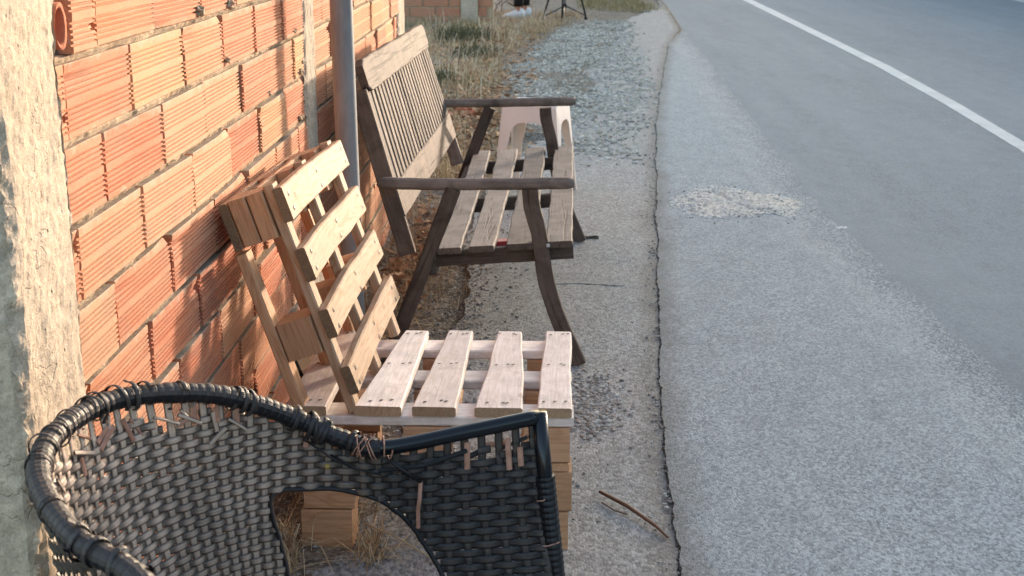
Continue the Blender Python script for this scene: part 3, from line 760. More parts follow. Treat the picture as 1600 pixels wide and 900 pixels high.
def seatslat(x0n, x1n, x0f, x1f, z=.325, wav=.008, yn=Yn - .005, yf=Yf):
    cn, cf = (x0n + x1n) / 2, (x0f + x1f) / 2; wn_, wf = x1n - x0n, x1f - x0f
    mid = ((cn + cf) / 2 + random.uniform(-.004, .006), (yn + yf) / 2, z - .002)
    o = plank('slat', [(cn, yn, z), (cn * .75 + cf * .25, yn * .75 + yf * .25, z), mid, (cn * .25 + cf * .75, yn * .25 + yf * .75, z - .001), (cf, yf, z)], lambda t: wn_ * (1 - t) + wf * t, .022, (0, 0, 1), PG, ps, PO, 18, wav * .45, .0007)
    P_ = []
    for t in (.06, .52, .95):
        for q in (-.022, .006, .02):
            P_.append((cn + (cf - cn) * t + q + random.uniform(-.006, .006), yn + (yf - yn) * t + random.uniform(-.007, .007), z + .0125))
    nails(o, P_, (0, 0, 1), PO)
seatslat(-.415, -.312, -.362, -.302); seatslat(-.290, -.195, -.252, -.190); seatslat(-.155, -.052, -.126, -.064); seatslat(-.022, .052, -.003, .062)
# (widths re-read from the photograph: far ends of the four slats)
seatslat(-.565, -.475, -.562, -.468, wav=.003)
for y, nm in ((Yn + .045, 0), ((Yn + Yf) / 2, 1), (Yf - .045, 2)):
    plank('stringer', [(-.58, y, .301), (.058, y, .301)], .088 if nm != 1 else .075, .022, (0, 0, 1), PG, ps, PO, 10, .002)
for y in (Yn + .045, (Yn + Yf) / 2, Yf - .045):
    for x in (0.0, -.26, -.53):
        plank('block', [(x - .05, y, .248), (x + .05, y, .248)], .09, .080, (0, 0, 1), PR, ps, PO, 3)
for x in (0.0, -.26, -.53):
    plank('bottom_board', [(x, Yn + .002, .197), (x, Yf, .197)], .098, .018, (0, 0, 1), PR, ps, PO, 8)
for y in (Yn + .045, Yf - .045):
    for x, dx in ((-.004, 0), (-.48, 0)):
        for z, j in ((.140, .003), (.046, -.004)):
            plank('support_block', [(x - .056 + j, y, z), (x + .056 + j, y, z)], .092, .0915, (0, 0, 1), PR, ps, PO, 3)

# leaning pallet (backrest): local frame u along the wall, v up the slope, n out of the face
BO = Vector((-.50, 3.1, .33))
pb = thing('leaning_pallet', BO, 'fresh wooden pallet leaning against the brick wall as a backrest', 'pallet')
def BP(u, v, n):
    """near bottom front corner -> world; slope from the photo, whole pallet turned about 3 degrees"""
    o = Vector((-.409, 2.79, .325)); e = Vector((-.319, 0, .948)); u_ = Vector((.053, 1, 0)).normalized(); e = (e - u_ * e.dot(u_)).normalized(); n_ = u_.cross(e)
    return o + u_ * u + e * v + n_ * n
UN = (BP(0, 0, 1) - BP(0, 0, 0)); UE = (BP(0, 1, 0) - BP(0, 0, 0)); UU = (BP(1, 0, 0) - BP(0, 0, 0))
LB = .605
for u in (.012, LB / 2 - .02, LB - .045):
    plank('front_stringer', [BP(u + .02, .0, -.011), BP(u + .02, .52, -.011)], .042, .022, UN, (M['pine_lit'], M['pine_end_pale']), pb, BO, 10, .001)
for a0, a1, b0, b1, ext, crv in ((.436, .511, .444, .513, .004, .003), (.303, .377, .322, .391, .010, .004), (.172, .238, .198, .268, .016, .006), (.040, .106, .076, .143, .022, .004)):
    cn, cf = (a0 + a1) / 2, (b0 + b1) / 2
    pts = [BP(-.004, cn, .011), BP(LB * .33, cn * .67 + cf * .33 + crv, .011), BP(LB * .66, cn * .34 + cf * .66 + crv * .4, .011), BP(LB + ext, cf, .011)]
    o = plank('board', pts, lambda t: (a1 - a0) * (1 - t) + (b1 - b0) * t, .022, UN, PL, pb, BO, 22, .002, .0010)
    nails(o, [BP(u + random.uniform(-.004, .004), cn + (cf - cn) * u / LB + q + random.uniform(-.003, .003), .0228) for u in (.03, LB / 2, LB - .022) for q in (-.019, .015)], UN, BO, .0046)
# chunky blocks at the top and half way, rear boards and rear stringers
for u in (.048, LB / 2, LB - .05):
    if True:
        for q, (n0, n1) in enumerate(((-.024, -.062), (-.063, -.103))):
            plank('block', [BP(u, .412, (n0 + n1) / 2), BP(u, .514, (n0 + n1) / 2)], .092, abs(n1 - n0) - .002, UN, PR, pb, BO, 3)
    plank('block', [BP(u, .148, -.063), BP(u, .232, -.063)], .092, .078, UN, PR, pb, BO, 3)
for u in (.0, LB / 2 - .02, LB - .05):
    plank('rear_stringer', [BP(u + .024, -.005, -.116), BP(u + .024, .40, -.116)], .048, .024, UN, (M['pine_red'], M['pine_end_pale']), pb, BO, 10, .001)
for v in (.462,):
    plank('rear_board', [BP(.0, v, -.114), BP(LB, v, -.114)], .105, .018, UN, (M['pine_red'], M['pine_end']), pb, BO, 14, .003)
plank('top_board', [BP(.10, .468, -.066), BP(LB - .1, .468, -.072)], .095, .016, UN, (M['pine_red'], M['pine_end']), pb, BO, 14, .004)

# ---------------------------------------------------------------- weathered garden bench
GO = Vector((-.2, 4.9, 0))
gb = thing('garden_bench', GO, 'weathered dark wooden garden bench with slatted back and two armrests', 'bench')
BL = (M['bench_lit'], M['bench_dark']); BD = (M['bench_dark'], M['bench_dark']); BS = (M['bench_seat'], M['bench_dark']); BA = (M['bench_arm'], M['bench_arm'])
def side(y, dx, dz, near):
    f_ = lambda x, z: (x + dx, y, z + dz)
    # armrest: rounded bar
    pts = [f_(-.520, .572), f_(-.35, .568), f_(-.1, .570), f_(.078, .574)] if near else [f_(-.51, .572), f_(-.3, .575), f_(-.1, .579), f_(.072, .583)]
    pp = cat(pts, 26); rr = [.0185] * 26; rr[0] = .012; rr[-1] = .014
    tube('armrest', [tuple(Vector(p) + Vector((0, 0, .0015 * fn(i * .4, y)))) for i, p in enumerate(pp)], rr, M['bench_arm'], gb, GO, 12)
    lb = cat([f_(-.056, .556), f_(-.050, .50), f_(-.027, .413), f_(-.007, .279), f_(.035, .142), f_(.099, .0 - dz)], 14)
    plank('leg', [tuple(p) for p in lb], .049, .038, (0, 1, 0), BD, gb, GO, 16, 0, .0015)
    plank('leg', [f_(-.288, .556), f_(-.447, .138), f_(-.500, .0 - dz)], .047, .038, (0, 1, 0), BD, gb, GO, 12, 0, .0015)
    return f_
side(4.12, 0, 0, True); side(5.80, .040, .018, False)
bolt = tube('bolt', [(.0, 4.10, .385), (.0, 4.094, .385)], .006, M['litter'], gb, GO, 8)
def ST(t, y):      # stile line: t=0 foot, t=1 top ; near y=4.18, far y=5.76
    k = (y - 4.18) / 1.58
    a = Vector((-.425, y, .34)); b = Vector((-.588, y, .93)); a = a + Vector((.052, 0, .0)) * k; b = b + Vector((.036, 0, -.016)) * k
    return a.lerp(b, t)
SN = (ST(1, 4.9) - ST(0, 4.9)).cross(Vector((0, 1, 0))).normalized() * -1
if SN.x < 0: SN = -SN
for y in (4.175, 5.775):
    plank('stile', [ST(0, y) - SN * .012, ST(.86, y) - SN * .012], .030, .052, SN, (M['bench_dark'] if y < 5 else M['bench_arm'], M['bench_dark']), gb, GO, 12, .001)
def rail(t0, t1, n, mats, name, end=0.):
    c = (t0 + t1) / 2; wd = (ST(t1, 4.9) - ST(t0, 4.9)).length
    return plank(name, [ST(c, 4.165) + SN * n, ST(c, 4.7) + SN * n, ST(c, 5.3) + SN * n, ST(c, 5.80) + SN * n], wd, .026, SN, mats, gb, GO, 34, .002, .0012, endc=end)
rail(.835, 1.0, .012, BL, 'top_rail', .018)
rail(.19, .36, .004, BL, 'lower_rail')
NS = 23
for i in range(NS):
    y = 4.215 + (5.735 - 4.215) * i / (NS - 1)
    plank('back_slat', [ST(.34, y + random.uniform(-.004, .004)) + SN * .002, ST(.85, y + random.uniform(-.004, .004)) + SN * .002], .052 + random.uniform(-.006, .005), .020, SN, BL, gb, GO, 8, .001, .0015, .004)
def sz(x): return .362 + .028 * (x + .34) / .41
for (a, b, c, d) in ((-.337, -.266, -.322, -.246), (-.246, -.158, -.210, -.135), (-.130, -.045, -.097, -.012), (-.004, .072, .020, .108)):
    xn, xf = (a + b) / 2, (c + d) / 2
    z = sz(xn)
    plank('seat_slat', [(xn, 4.10, z), (xn * .6 + xf * .4, 4.75, z - .004), (xf * .7 + xn * .3, 5.3, z - .003), (xf, 5.86, z + .006)], (b - a + d - c) / 2 * .97, .02, (-.06, 0, 1), BS, gb, GO, 24, .002, .002)
for y, dk in ((4.155, .0), (4.95, .01), (5.72, .02)):
    plank('seat_rail', [(-.345 + dk, y, sz(-.345) - .034), (.078 + dk, y, sz(.078) - .034)], .048 if y < 4.5 else .05, .028, (0, 1, 0), BD, gb, GO, 8)
plank('stretcher', [(-.36, 4.15, .30), (-.335, 5.80, .31)], .05, .03, (1, 0, 0), BD, gb, GO, 10)

# ---------------------------------------------------------------- plastic stool
so_ = Vector((-.065, 6.86, 0)); st = thing('plastic_stool', so_, 'pale pink plastic stool standing behind the bench', 'stool'); st.rotation_euler = (0, 0, rad(-14))
HT = .462
def side_panel(k):
    V, F = [], []; n = 22; wt, wb = .135, .175
    outer, inner = [], []
    for i in range(n + 1):
        u = i / n; a = math.pi * u
        ix = -math.cos(a); iz = math.sin(a)
        xi = .092 * np.sign(ix) * abs(ix) ** .62; zi = .0 if i in (0, n) else .26 + .115 * abs(iz) ** .7
        inner.append((xi * (1 + (HT - zi) * .35), zi))
        xo = max(-1, min(1, ix * 1.35)); zo = HT - .012 if abs(ix) < .98 else 0
        ww = wt + (wb - wt) * (1 - zo / HT)
        outer.append((xo * ww, zo))
    # legs reach the floor
    inner[0] = (-.135, 0); inner[-1] = (.135, 0); outer[0] = (-wb, 0); outer[-1] = (wb, 0)
    inner.insert(1, (-.112, .24)); outer.insert(1, (-.153, .24)); inner.insert(-1, (.112, .24)); outer.insert(-1, (.153, .24))
    m = len(inner)
    def P(x, z, o_): 
        ww = wt + (wb - wt) * (1 - z / HT); yy = -(ww + o_); return Vector((x, yy, z))
    R = Matrix.Rotation(rad(90 * k), 3, 'Z')
    for o_ in (.0, -.006):
        for (x, z) in inner: V.append(tuple(R @ P(x, z, o_ + .004)))
        for (x, z) in outer: V.append(tuple(R @ P(x, z, o_)))
    for i in range(m - 1):
        F.append((i, i + 1, m + i + 1, m + i)); F.append((2 * m + i, 3 * m + i, 3 * m + i + 1, 2 * m + i + 1))
        F.append((i, 2 * m + i, 2 * m + i + 1, i + 1)); F.append((m + i, m + i + 1, 3 * m + i + 1, 3 * m + i))
    return obj('side_panel', mesh('side_panel', V, F, M['stool']), st)
for k in range(4): side_panel(k)
V, F = [], []
rings = [(.138, HT - .02), (.139, HT - .008), (.133, HT), (.12, HT + .002), (.115, HT - .002), (.05, HT - .003)]
for r_, z in rings:
    for k in range(32):
        a = 6.283 * k / 32; c_, s_ = math.cos(a), math.sin(a); e = .28; V.append((r_ * math.copysign(abs(c_) ** e, c_), r_ * math.copysign(abs(s_) ** e, s_), z))
for i in range(len(rings) - 1):
    for k in range(32): F.append((i * 32 + k, i * 32 + (k + 1) % 32, (i + 1) * 32 + (k + 1) % 32, (i + 1) * 32 + k))
F.append(tuple(range((len(rings) - 1) * 32, len(rings) * 32)))
obj('seat', mesh('seat', V, F, M['stool'], smooth=True), st)

# ---------------------------------------------------------------- wicker armchair
CO = Vector((-.25, 1.5, 0))
ch = thing('wicker_armchair', CO, 'broken black wicker tub armchair with torn weave in the foreground', 'armchair')
RB = [((.03, 1.00, .62), (.07, 1.04)), ((-.12, 1.00, .61), (-.10, 1.05)), ((-.23, 1.06, .62), (-.20, 1.10)), ((-.33, 1.17, .67), (-.29, 1.20)), ((-.413, 1.262, .71), (-.36, 1.28)),
      ((-.486, 1.310, .727), (-.42, 1.345)), ((-.553, 1.40, .735), (-.47, 1.43)), ((-.593, 1.49, .737), (-.50, 1.51)), ((-.609, 1.59, .737), (-.51, 1.60)), ((-.597, 1.685, .735), (-.505, 1.69)),
      ((-.566, 1.749, .73), (-.492, 1.755)), ((-.516, 1.795, .72), (-.470, 1.805)), ((-.462, 1.835, .703), (-.442, 1.84)), ((-.412, 1.875, .672), (-.410, 1.862)), ((-.358, 1.905, .637), (-.370, 1.875)), ((-.300, 1.912, .607), (-.310, 1.885)), ((-.242, 1.905, .598), (-.25, 1.885)),
      ((-.125, 1.95, .606), (-.11, 1.90)), ((-.012, 1.985, .619), (.025, 1.925))]
RR = np.array(cat([np.array(a) for a, b in RB], 600)); BB = np.array(cat([np.array((*b, .34)) for a, b in RB], 600))
SEG = np.r_[0, np.cumsum(np.linalg.norm(np.diff(RR, axis=0), axis=1))]; TOT = SEG[-1]
def RBs(s):
    r = np.array([np.interp(s, SEG, RR[:, k]) for k in range(3)]); b = np.array([np.interp(s, SEG, BB[:, k]) for k in range(3)]); return r, b
def surf(s, d):
    r, b = RBs(s); v = b - r; L = np.linalg.norm(v); u = v / L
    r2, b2 = RBs(min(TOT, s + .01)); r0, b0 = RBs(max(0, s - .01)); t = (r2 - r0); t /= np.linalg.norm(t)
    n = np.cross(t, u); n /= np.linalg.norm(n)
    mid = np.array((-.2, 1.5, .5))
    if np.dot(mid - r, n) < 0: n = -n
    # the back is slightly hollow
    bulge = -.018 * math.sin(math.pi * min(1, d / L)) 
    return r + u * d + n * bulge, n, L
ARCHT = [(-.41, .53), (-.31, .527), (-.26, .517), (-.223, .49), (-.19, .446), (-.158, .393), (-.135, .30), (-.12, .15), (-.115, 0), (.1, 0)]
def open_(p):
    if p[1] < 1.5: pp = (p[0], 0, p[2])
    x, z = p[0], p[2]
    if p[1] > 1.8:
        xl = np.interp(z, [.0, .34, .39, .45, .53], [-.36, -.372, -.385, -.398, -.412])
        if x > xl and x < -.115 and z < np.interp(x, [a for a, b in ARCHT], [b for a, b in ARCHT]): return True
    if p[1] < 1.2 and x > -.36 and x < -.10 and z < .5: return True
    return False
back_s = float(SEG[int(np.argmin(np.linalg.norm(RR - np.array((-.578, 1.73, .733)), axis=1)))])
front_s = float(np.interp(-.2, RR[450:, 0], SEG[450:]))
STK = .0265; NST = int(TOT / STK); PITCH = .0104
def strand(name, pts, nrm, wid, th, mat, ph=None):
    V, F, G = [], [], []; m = len(pts); L = 0
    for i in range(m):
        p = pts[i]; t = pts[min(i + 1, m - 1)] - pts[max(i - 1, 0)]; t = t / (np.linalg.norm(t) + 1e-9); n_ = nrm[i]; w_ = np.cross(n_, t); w_ /= np.linalg.norm(w_) + 1e-9; n2 = np.cross(t, w_)
        if i: L += np.linalg.norm(pts[i] - pts[i - 1])
        for a, b in ((-1, 0), (-.45, 1), (.45, 1), (1, 0), (0, -.8)):
            V.append(tuple(p + w_ * a * wid / 2 + n2 * b * th / 2 - np.array(CO))); G.append((L, a * wid / 2, b * .0018 * (1 if ph is None else .30 + .70 * max(0, ph[i]))))
    for i in range(m - 1):
        for k in range(5): a = i * 5 + k; b = i * 5 + (k + 1) % 5; F.append((a, b, b + 5, a + 5))
    return V, F, G
def join(parts):
    V, F, G = [], [], []
    for v, f, g in parts:
        b = len(V); V += v; G += g; F += [tuple(b + i for i in q) for q in f]
    return V, F, G
random.seed(21)
nrows = 66
for r in range(nrows):
    segs, cur, curn, cph = [], [], [], []
    zr = .722 - r * PITCH
    jit = random.uniform(-.0008, .0008)
    for q in range(NST * 4 + 1):
        s = min(TOT, q * STK / 4); rb, bb = RBs(s); uz = (rb[2] - bb[2]) / np.linalg.norm(rb - bb); d = (rb[2] - zr) / uz + jit + .0009 * fn(r * 3.1, s * 14)
        # torn rows: near the rim at the back and under the bare tube
        torn = d < .017 or (s < front_s - .25 and d < .022 + .018 * fn(3, s * 9)) or (abs(s - back_s) < .12 and d < .042 + .02 * fn(5, s * 12)) or (s > front_s + .05 and d < .032) or (s > front_s + .09 and d < .046 and fn(7 + r, s * 14) > -.1)
        p, n, L = surf(s, d)
        ok = not torn and not open_(p) and p[2] > .03
        if ok and d > L and not (p[0] > -.13 and (p[1] > 1.8 or p[1] < 1.2)) : ok = False
        if ok:
            ph = math.cos(math.pi * q / 4 + math.pi * (r % 2))
            cur.append(p + n * (.0034 * ph)); curn.append(n); cph.append(ph)
        if (not ok or q == NST * 4) and len(cur) > 2:
            segs.append(strand('', cur, curn, .0120 * random.uniform(.95, 1.03), .0034, None, cph)); cur, curn, cph = [], [], []
        elif not ok: cur, curn, cph = [], [], []
    for V, F, G in segs: obj('weft_strand', mesh('weft_strand', V, F, M['wicker'], smooth=False, attr=G), ch)
ends = []
for q in range(NST + 1):
    s = q * STK; segs, cur, curn = [], [], []
    start = .0
    if s > front_s + .03: start = random.choice((.012, .03, .036, .0))
    for k in range(0, 150):
        d = start + k * PITCH / 2
        p, n, L = surf(min(s, TOT), d)
        ok = not open_(p) and p[2] > .03 and not (d > L and not (p[0] > -.13 and (p[1] > 1.8 or p[1] < 1.2)))
        if ok:
            row = (.722 - p[2]) / PITCH; ph = math.cos(math.pi * row) * (1 if q % 2 == 0 else -1)
            cur.append(p - n * (.0008 * ph if d > .03 else 0)); curn.append(n)
        elif len(cur) > 2: segs.append(strand('', cur, curn, .0125, .003, None)); cur, curn = [], []
        if not ok and d > L: break
    if len(cur) > 2: segs.append(strand('', cur, curn, .0112, .003, None))
    for V, F, G in segs: obj('stake', mesh('stake', V, F, M['wicker'], smooth=False, attr=G), ch)
def edge_pts():
    e = [(-.372, .34), (-.385, .39), (-.398, .45), (-.412, .53), (-.36, .53), (-.31, .527), (-.26, .517), (-.223, .49), (-.19, .446), (-.158, .393), (-.135, .30), (-.12, .15), (-.115, .03)]
    out = []
    for x, z in cat([np.array(q) for q in e], 70):
        best = min(((abs(surf(s, max(.01, (RBs(s)[0][2] - z)))[0][0] - x), s) for s in np.linspace(front_s - .35, TOT, 60)), key=lambda q: q[0])[1]
        d = .01
        while surf(best, d)[0][2] > z and d < .7: d += .004
        out.append(tuple(surf(best, d)[0]))
    return out
eg = edge_pts(); eg = [tuple(np.mean(eg[max(0, i - 2):i + 3], axis=0)) for i in range(len(eg))]
tube('edge_binding', eg, .0042, M['wicker_rim'], ch, CO, 8)
# bundles of broken strand ends, faded to copper where the coating has gone
def bit(s, d0, d1, off, mat, wid=.009, skew=0.):
    pts, ns = [], []
    for k in range(5):
        d = d0 + (d1 - d0) * k / 4; p, n, L = surf(min(TOT, s + skew * k / 4), d); pts.append(p + n * off * (1 if k < 4 else 1)); ns.append(n)
    V, F, G = strand('', pts, ns, wid, .0035, None); obj('broken_strand', mesh('broken_strand', V, F, mat, attr=G), ch)
for s_, d0, d1 in ((front_s + .085, .016, .058), (front_s + .148, .022, .072), (front_s + .166, .04, .07)): bit(s_, d0, d1, .006, M['copper'])
for k in range(26):
    s_ = front_s + .0 + random.random() * .185; d = random.uniform(.02, .062)
    bit(s_, d, d + random.uniform(.004, .02), random.uniform(-.012, .0), M['copper'] if random.random() < .7 else M['wicker_rim'], random.uniform(.004, .009), random.uniform(-.05, .05))
sb = back_s
for k in range(15):
    s_ = sb + random.uniform(-.22, .20); d = random.uniform(.016, .05)
    bit(s_, d, d + random.uniform(.01, .035), random.uniform(.002, .010), M['copper'] if random.random() < .28 else M['wicker'], random.uniform(.004, .009), random.uniform(-.05, .05))
wrap_end0 = float(np.interp(-.243, RR[450:, 0], SEG[450:]))
for s_, d0, d1 in ((back_s + .115, .020, .046), (back_s + .150, .018, .042), (back_s + .185, .014, .040), (back_s - .10, .05, .075), (wrap_end0 - .12, .022, .036)): bit(s_, d0, d1, .006, M['copper'], .009)
# rim: steel tube wrapped with strand; ridges are single turns
wrap_end = float(np.interp(-.243, RR[450:, 0], SEG[450:]))
pts, rr = [], []; turn = .0120; n_ = int(wrap_end / (turn / 5))
lvl = [random.uniform(.0132, .0150) for _ in range(n_ // 5 + 3)]
for i in range(n_):
    s = i * turn / 5; r, b = RBs(s); pts.append(tuple(r)); k = i % 5; rr.append(lvl[i // 5] + (-.0007, .0003, .0005, .0004, .0001)[k] + random.uniform(-.0002, .0002))
V, F, G = tube_data([Vector(p) - CO for p in pts], rr, 14); obj('rim_wrap', mesh('rim_wrap', V, F, M['wicker_rim'], smooth=False, attr=G), ch)
# loose turns that stand proud of the rim
for k in range(46):
    s = random.uniform(.45, wrap_end - .02) if k < 36 else random.uniform(wrap_end - .05, wrap_end + .002)
    r, b = RBs(s); r2, _ = RBs(s + .01); t = (r2 - r) / np.linalg.norm(r2 - r); u = np.cross(t, (0, 0, 1)); u /= np.linalg.norm(u); v = np.cross(u, t)
    R_ = random.uniform(.0160, .0188) if k < 36 else .0158; pl = []; pn = []
    a0 = random.random() * 6; sp = random.uniform(-.025, .025); tot_a = random.uniform(3.6, 5.6)
    for j in range(17):
        a = a0 + j / 16 * tot_a; rd = u * math.cos(a) + v * math.sin(a); pl.append(r + rd * (R_ + .0018 * math.sin(a * 1.7) + (.006 if j in (0, 16) and k % 3 == 0 else 0)) + t * sp * j / 16); pn.append(rd)
    V, F, G = strand('', pl, pn, .0075 if k < 36 else .0022, .0022, None)
    obj('loose_strand', mesh('loose_strand', V, F, M['wicker_rim'] if k < 38 else M['copper'], attr=G), ch)
bare = [RBs(s)[0] for s in np.linspace(wrap_end - .02, TOT, 16)]
tube('arm_tube', [tuple(p) for p in bare], .0118, M['tube'], ch, CO, 16)
# front post: bare at the top, wrapped below
P0 = Vector(RBs(TOT)[0]); P1 = Vector((.052, 1.925, .02))
tube('front_post', [P0 + Vector((0, 0, .008)), P0.lerp(P1, .15), P0.lerp(P1, 1)], .0118, M['tube'], ch, CO, 16)
pts, rr = [], []
for i in range(260):
    t = .155 + .84 * i / 259; p = P0.lerp(P1, t); pts.append(p - CO); rr.append(.0150 + (0, .0006, .0008, .0003, -.0006)[i % 5] + .0012 * fn(i // 5, 2))
V, F, G = tube_data(pts, rr, 14); obj('post_wrap', mesh('post_wrap', V, F, M['wicker_rim'], attr=G), ch)
for t, L in ((.33, .05), (.60, .04), (.66, .03), (.80, .035), (.21, .02)):
    p = P0.lerp(P1, t) + Vector((-.006, -.0165, 0)); tube('broken_strand', [p + Vector((-L / 2, .003, -.002)), p, p + Vector((L * .35, .006, .004))], .0012, M['copper'], ch, CO, 5)
P0n = Vector(RBs(0)[0]); P1n = Vector((.10, 1.04, .02)); tube('front_post', [P0n, P1n], .0155, M['tube'], ch, CO, 12)
for (x, y) in ((-.42, 1.22), (-.42, 1.80)): tube('rear_leg', [(x, y, .36), (x - .02, y, .0)], .016, M['tube'], ch, CO, 12)
# hanging torn strand with a copper end
p0 = Vector(RBs(wrap_end)[0])
A_, n_a, _ = surf(wrap_end + .012, .020); B_, n_b, _ = surf(wrap_end + .058, .062); C_, n_c, _ = surf(wrap_end + .056, .135)
q = lambda p, n, o_=.012: tuple(p + n * o_)
tube('loose_strand', [q(A_, n_a), tuple((A_ + B_) / 2 + n_a * .016), q(B_, n_b)], .0028, M['wicker_rim'], ch, CO, 6)
mid = (B_ + C_) / 2 + n_b * .016
V, F, G = strand('', [B_ + n_b * .012, mid + np.array((-.001, 0, .012)), mid + np.array((-.004, 0, -.01)), C_ + n_c * .010], [n_b] * 4, .0065, .004, None)
obj('broken_strand', mesh('broken_strand', V, F, M['copper'], attr=G), ch)
for ds, dd in ((-.02, .03), (-.06, .026)):
    a, na_, _ = surf(wrap_end + ds - .06, dd); b, nb_, _ = surf(wrap_end + ds + .02, dd + .012); tube('loose_strand', [q(a, na_, .008), tuple((a + b) / 2 + na_ * .010 + np.array((0, 0, -.006))), q(b, nb_, .008)], .0016, M['wicker_rim'], ch, CO, 5)
a, na_, _ = surf(wrap_end - .005, .036); b, nb_, _ = surf(wrap_end + .13, .028); m_, nm, _ = surf(wrap_end + .06, .038)
V, F, G = strand('', [np.array(q(a, na_, .006)), np.array(q(m_, nm, .007)), np.array(q(b, nb_, .008))], [na_, nm, nb_], .007, .003, None); obj('loose_strand', mesh('loose_strand', V, F, M['wicker_rim'], attr=G), ch)
# amber bead stuck in the weave, hidden seat
a, na_, _ = surf(wrap_end - .085, .052); tube('bead', [a + na_ * .003, a + na_ * .009], [.0055, .003], M['amber'], ch, CO, 10)
V, F = [], []
for i in range(600):
    pass
pl = [BB[i] for i in range(0, 600, 20)]
V = [tuple(p * np.array((.96, 1, 1)) + np.array((0, 0, -.02)) - np.array(CO)) for p in pl] + [tuple(p * np.array((.96, 1, 1)) + np.array((0, 0, -.06)) - np.array(CO)) for p in pl]; m = len(pl)
F = [tuple(range(m)), tuple(reversed(range(m, 2 * m)))] + [(i, (i + 1) % m, m + (i + 1) % m, m + i) for i in range(m)]
obj('seat', mesh('seat', V, F, M['wicker_rim']), ch)

# ---------------------------------------------------------------- small things
def rockthing(name, p, s, mat, label, cat_, flat=.8, seed=1):
    np.random.seed(seed); V, F = [], []; n = 14
    for i in range(n + 1):
        for k in range(20):
            th = math.pi * i / n; a = 6.283 * k / 20; d = Vector((math.sin(th) * math.cos(a), math.sin(th) * math.sin(a), math.cos(th) * flat)); q_ = s * (1 + .45 * fn(d.x * 1.6 + seed, d.y * 1.6, d.z * 1.6) + .12 * fn(d.x * 7, d.y * 7, d.z * 7 + seed)); V.append(tuple(d * q_ + Vector((0, 0, s * flat * .7))))
    for i in range(n):
        for k in range(20): F.append((i * 20 + k, i * 20 + (k + 1) % 20, (i + 1) * 20 + (k + 1) % 20, (i + 1) * 20 + k))
    o = obj(name, mesh(name, V, F, mat)); o.location = p; return tag(o, label, cat_)
M['straw_c'] = m_plain('straw_colour', (.50, .36, .20), .8)
M['tan_rock'] = m_plain('tan_rock', (.52, .38, .25), .9, nscale=30, col2=(.38, .26, .17), bump=.8)
rockthing('stone', (-.080, 3.80, 0), .030, M['tan_rock'], 'tan rough stone seen through the slats of the pallet seat', 'stone', .8, 4)
tube_pts = [(.129, 3.10, .012), (.19, 3.01, .016), (.25, 2.91, .012), (.274, 2.862, .006)]
def toptube(name, pts, r, mat, label, cat_, n=6):
    o_ = Vector(pts[0]); V, F, G = tube_data([Vector(p) - o_ for p in pts], r, n); o = obj(name, mesh(name, V, F, mat, smooth=True, attr=G)); o.location = o_; return tag(o, label, cat_)
toptube('twig', tube_pts, [.004, .005, .004, .0025], M['twig'], 'brown forked twig lying on the pavement by the long crack', 'twig')
toptube('stalk', [(.132, 3.05, .006), (.16, 3.0, .008), (.19, 2.985, .005)], .0016, M['twig'], 'thin dark stalk lying under the brown twig', 'stalk')
toptube('straw_stalk', [(-.40, 2.80, .06), (-.33, 2.76, .05), (-.24, 2.72, .015)], .0018, M['straw_c'], 'single thick straw stalk beside the wooden block', 'stalk')
for k, (p, s, lab) in enumerate((((-.60, 9.55, .02), .06, 'larger orange terracotta shard in the grass behind the bench'), ((-.53, 9.35, .02), .05, 'smaller orange terracotta shard to the right of the larger one in the grass'), ((-.66, 9.30, .02), .045, 'leftmost orange terracotta shard in the grass behind the bench back'))):
    rockthing('terracotta_shard', p, s, M['shard'], lab, 'shard', .6, 10 + k)
V, F = [], []; box(V, F, (0, 0, .012), .10, .05, .018, Matrix.Rotation(.5, 3, 'Z')); V = [(x + .006 * fn(x * 60, y * 60), y, z + .006 * fn(x * 40, y * 40, 5)) for x, y, z in V]
o = obj('plastic_scrap', mesh('plastic_scrap', V, F, M['red'])); o.location = (-.20, 5.72, .0); tag(o, 'red plastic scrap on the ground under the bench seat', 'litter')
V, F = [], []
for i in range(9):
    for j in range(4):
        x = i / 8; V.append((x * .12, j * .014 - .02 + .012 * fn(x * 3, j), .003 + .012 * abs(fn(x * 5, j * .9, 3))))
for i in range(8):
    for j in range(3): a = i * 4 + j; F.append((a, a + 4, a + 5, a + 1))
M['rag'] = m_plain('black_film', (.015, .016, .017), .85, spec=.1)
o = obj('black_rag', mesh('black_rag', V, F, M['rag'])); o.location = (.10, 5.86, .0); o.rotation_euler.z = -.05; tag(o, 'torn piece of black plastic lying by the far front leg of the bench', 'litter')
for k, (x, y, s, lab) in enumerate(((1.30, 6.02, .03, 'white paper scrap just right of the pale worn patch'), (2.30, 5.4, .035, 'white paper scrap out on the dark asphalt'), (-.52, 7.7, .05, 'crumpled white litter in the grass behind the bench'), (-.49, 8.9, .04, 'small white litter farther up the verge behind the bench'), (-.42, 11.8, .03, 'white pebble-like litter at the edge of the gravel'))):
    V, F = [], []; n = 5
    for i in range(n):
        for j in range(n): V.append(((i / 4 - .5) * s * 1.6, (j / 4 - .5) * s, .004 + s * .35 * abs(fn(i * .8 + k, j * .8))))
    for i in range(n - 1):
        for j in range(n - 1): a = i * n + j; F.append((a, a + n, a + n + 1, a + 1))
    o = obj('paper_scrap', mesh('paper_scrap', V, F, M['litter'])); o.location = (x, y, topz(x, y) + .004); o.rotation_euler.z = k * 1.1; tag(o, lab, 'litter')

# dark plastic pipe behind the pallet
toptube('plastic_pipe', [(-.60, 2.98, .40), (-.585, 3.08, .28), (-.575, 3.18, .15), (-.57, 3.28, .02)], .020, M['black'], 'dark plastic pipe standing in the straw behind the leaning pallet', 'pipe', 14)

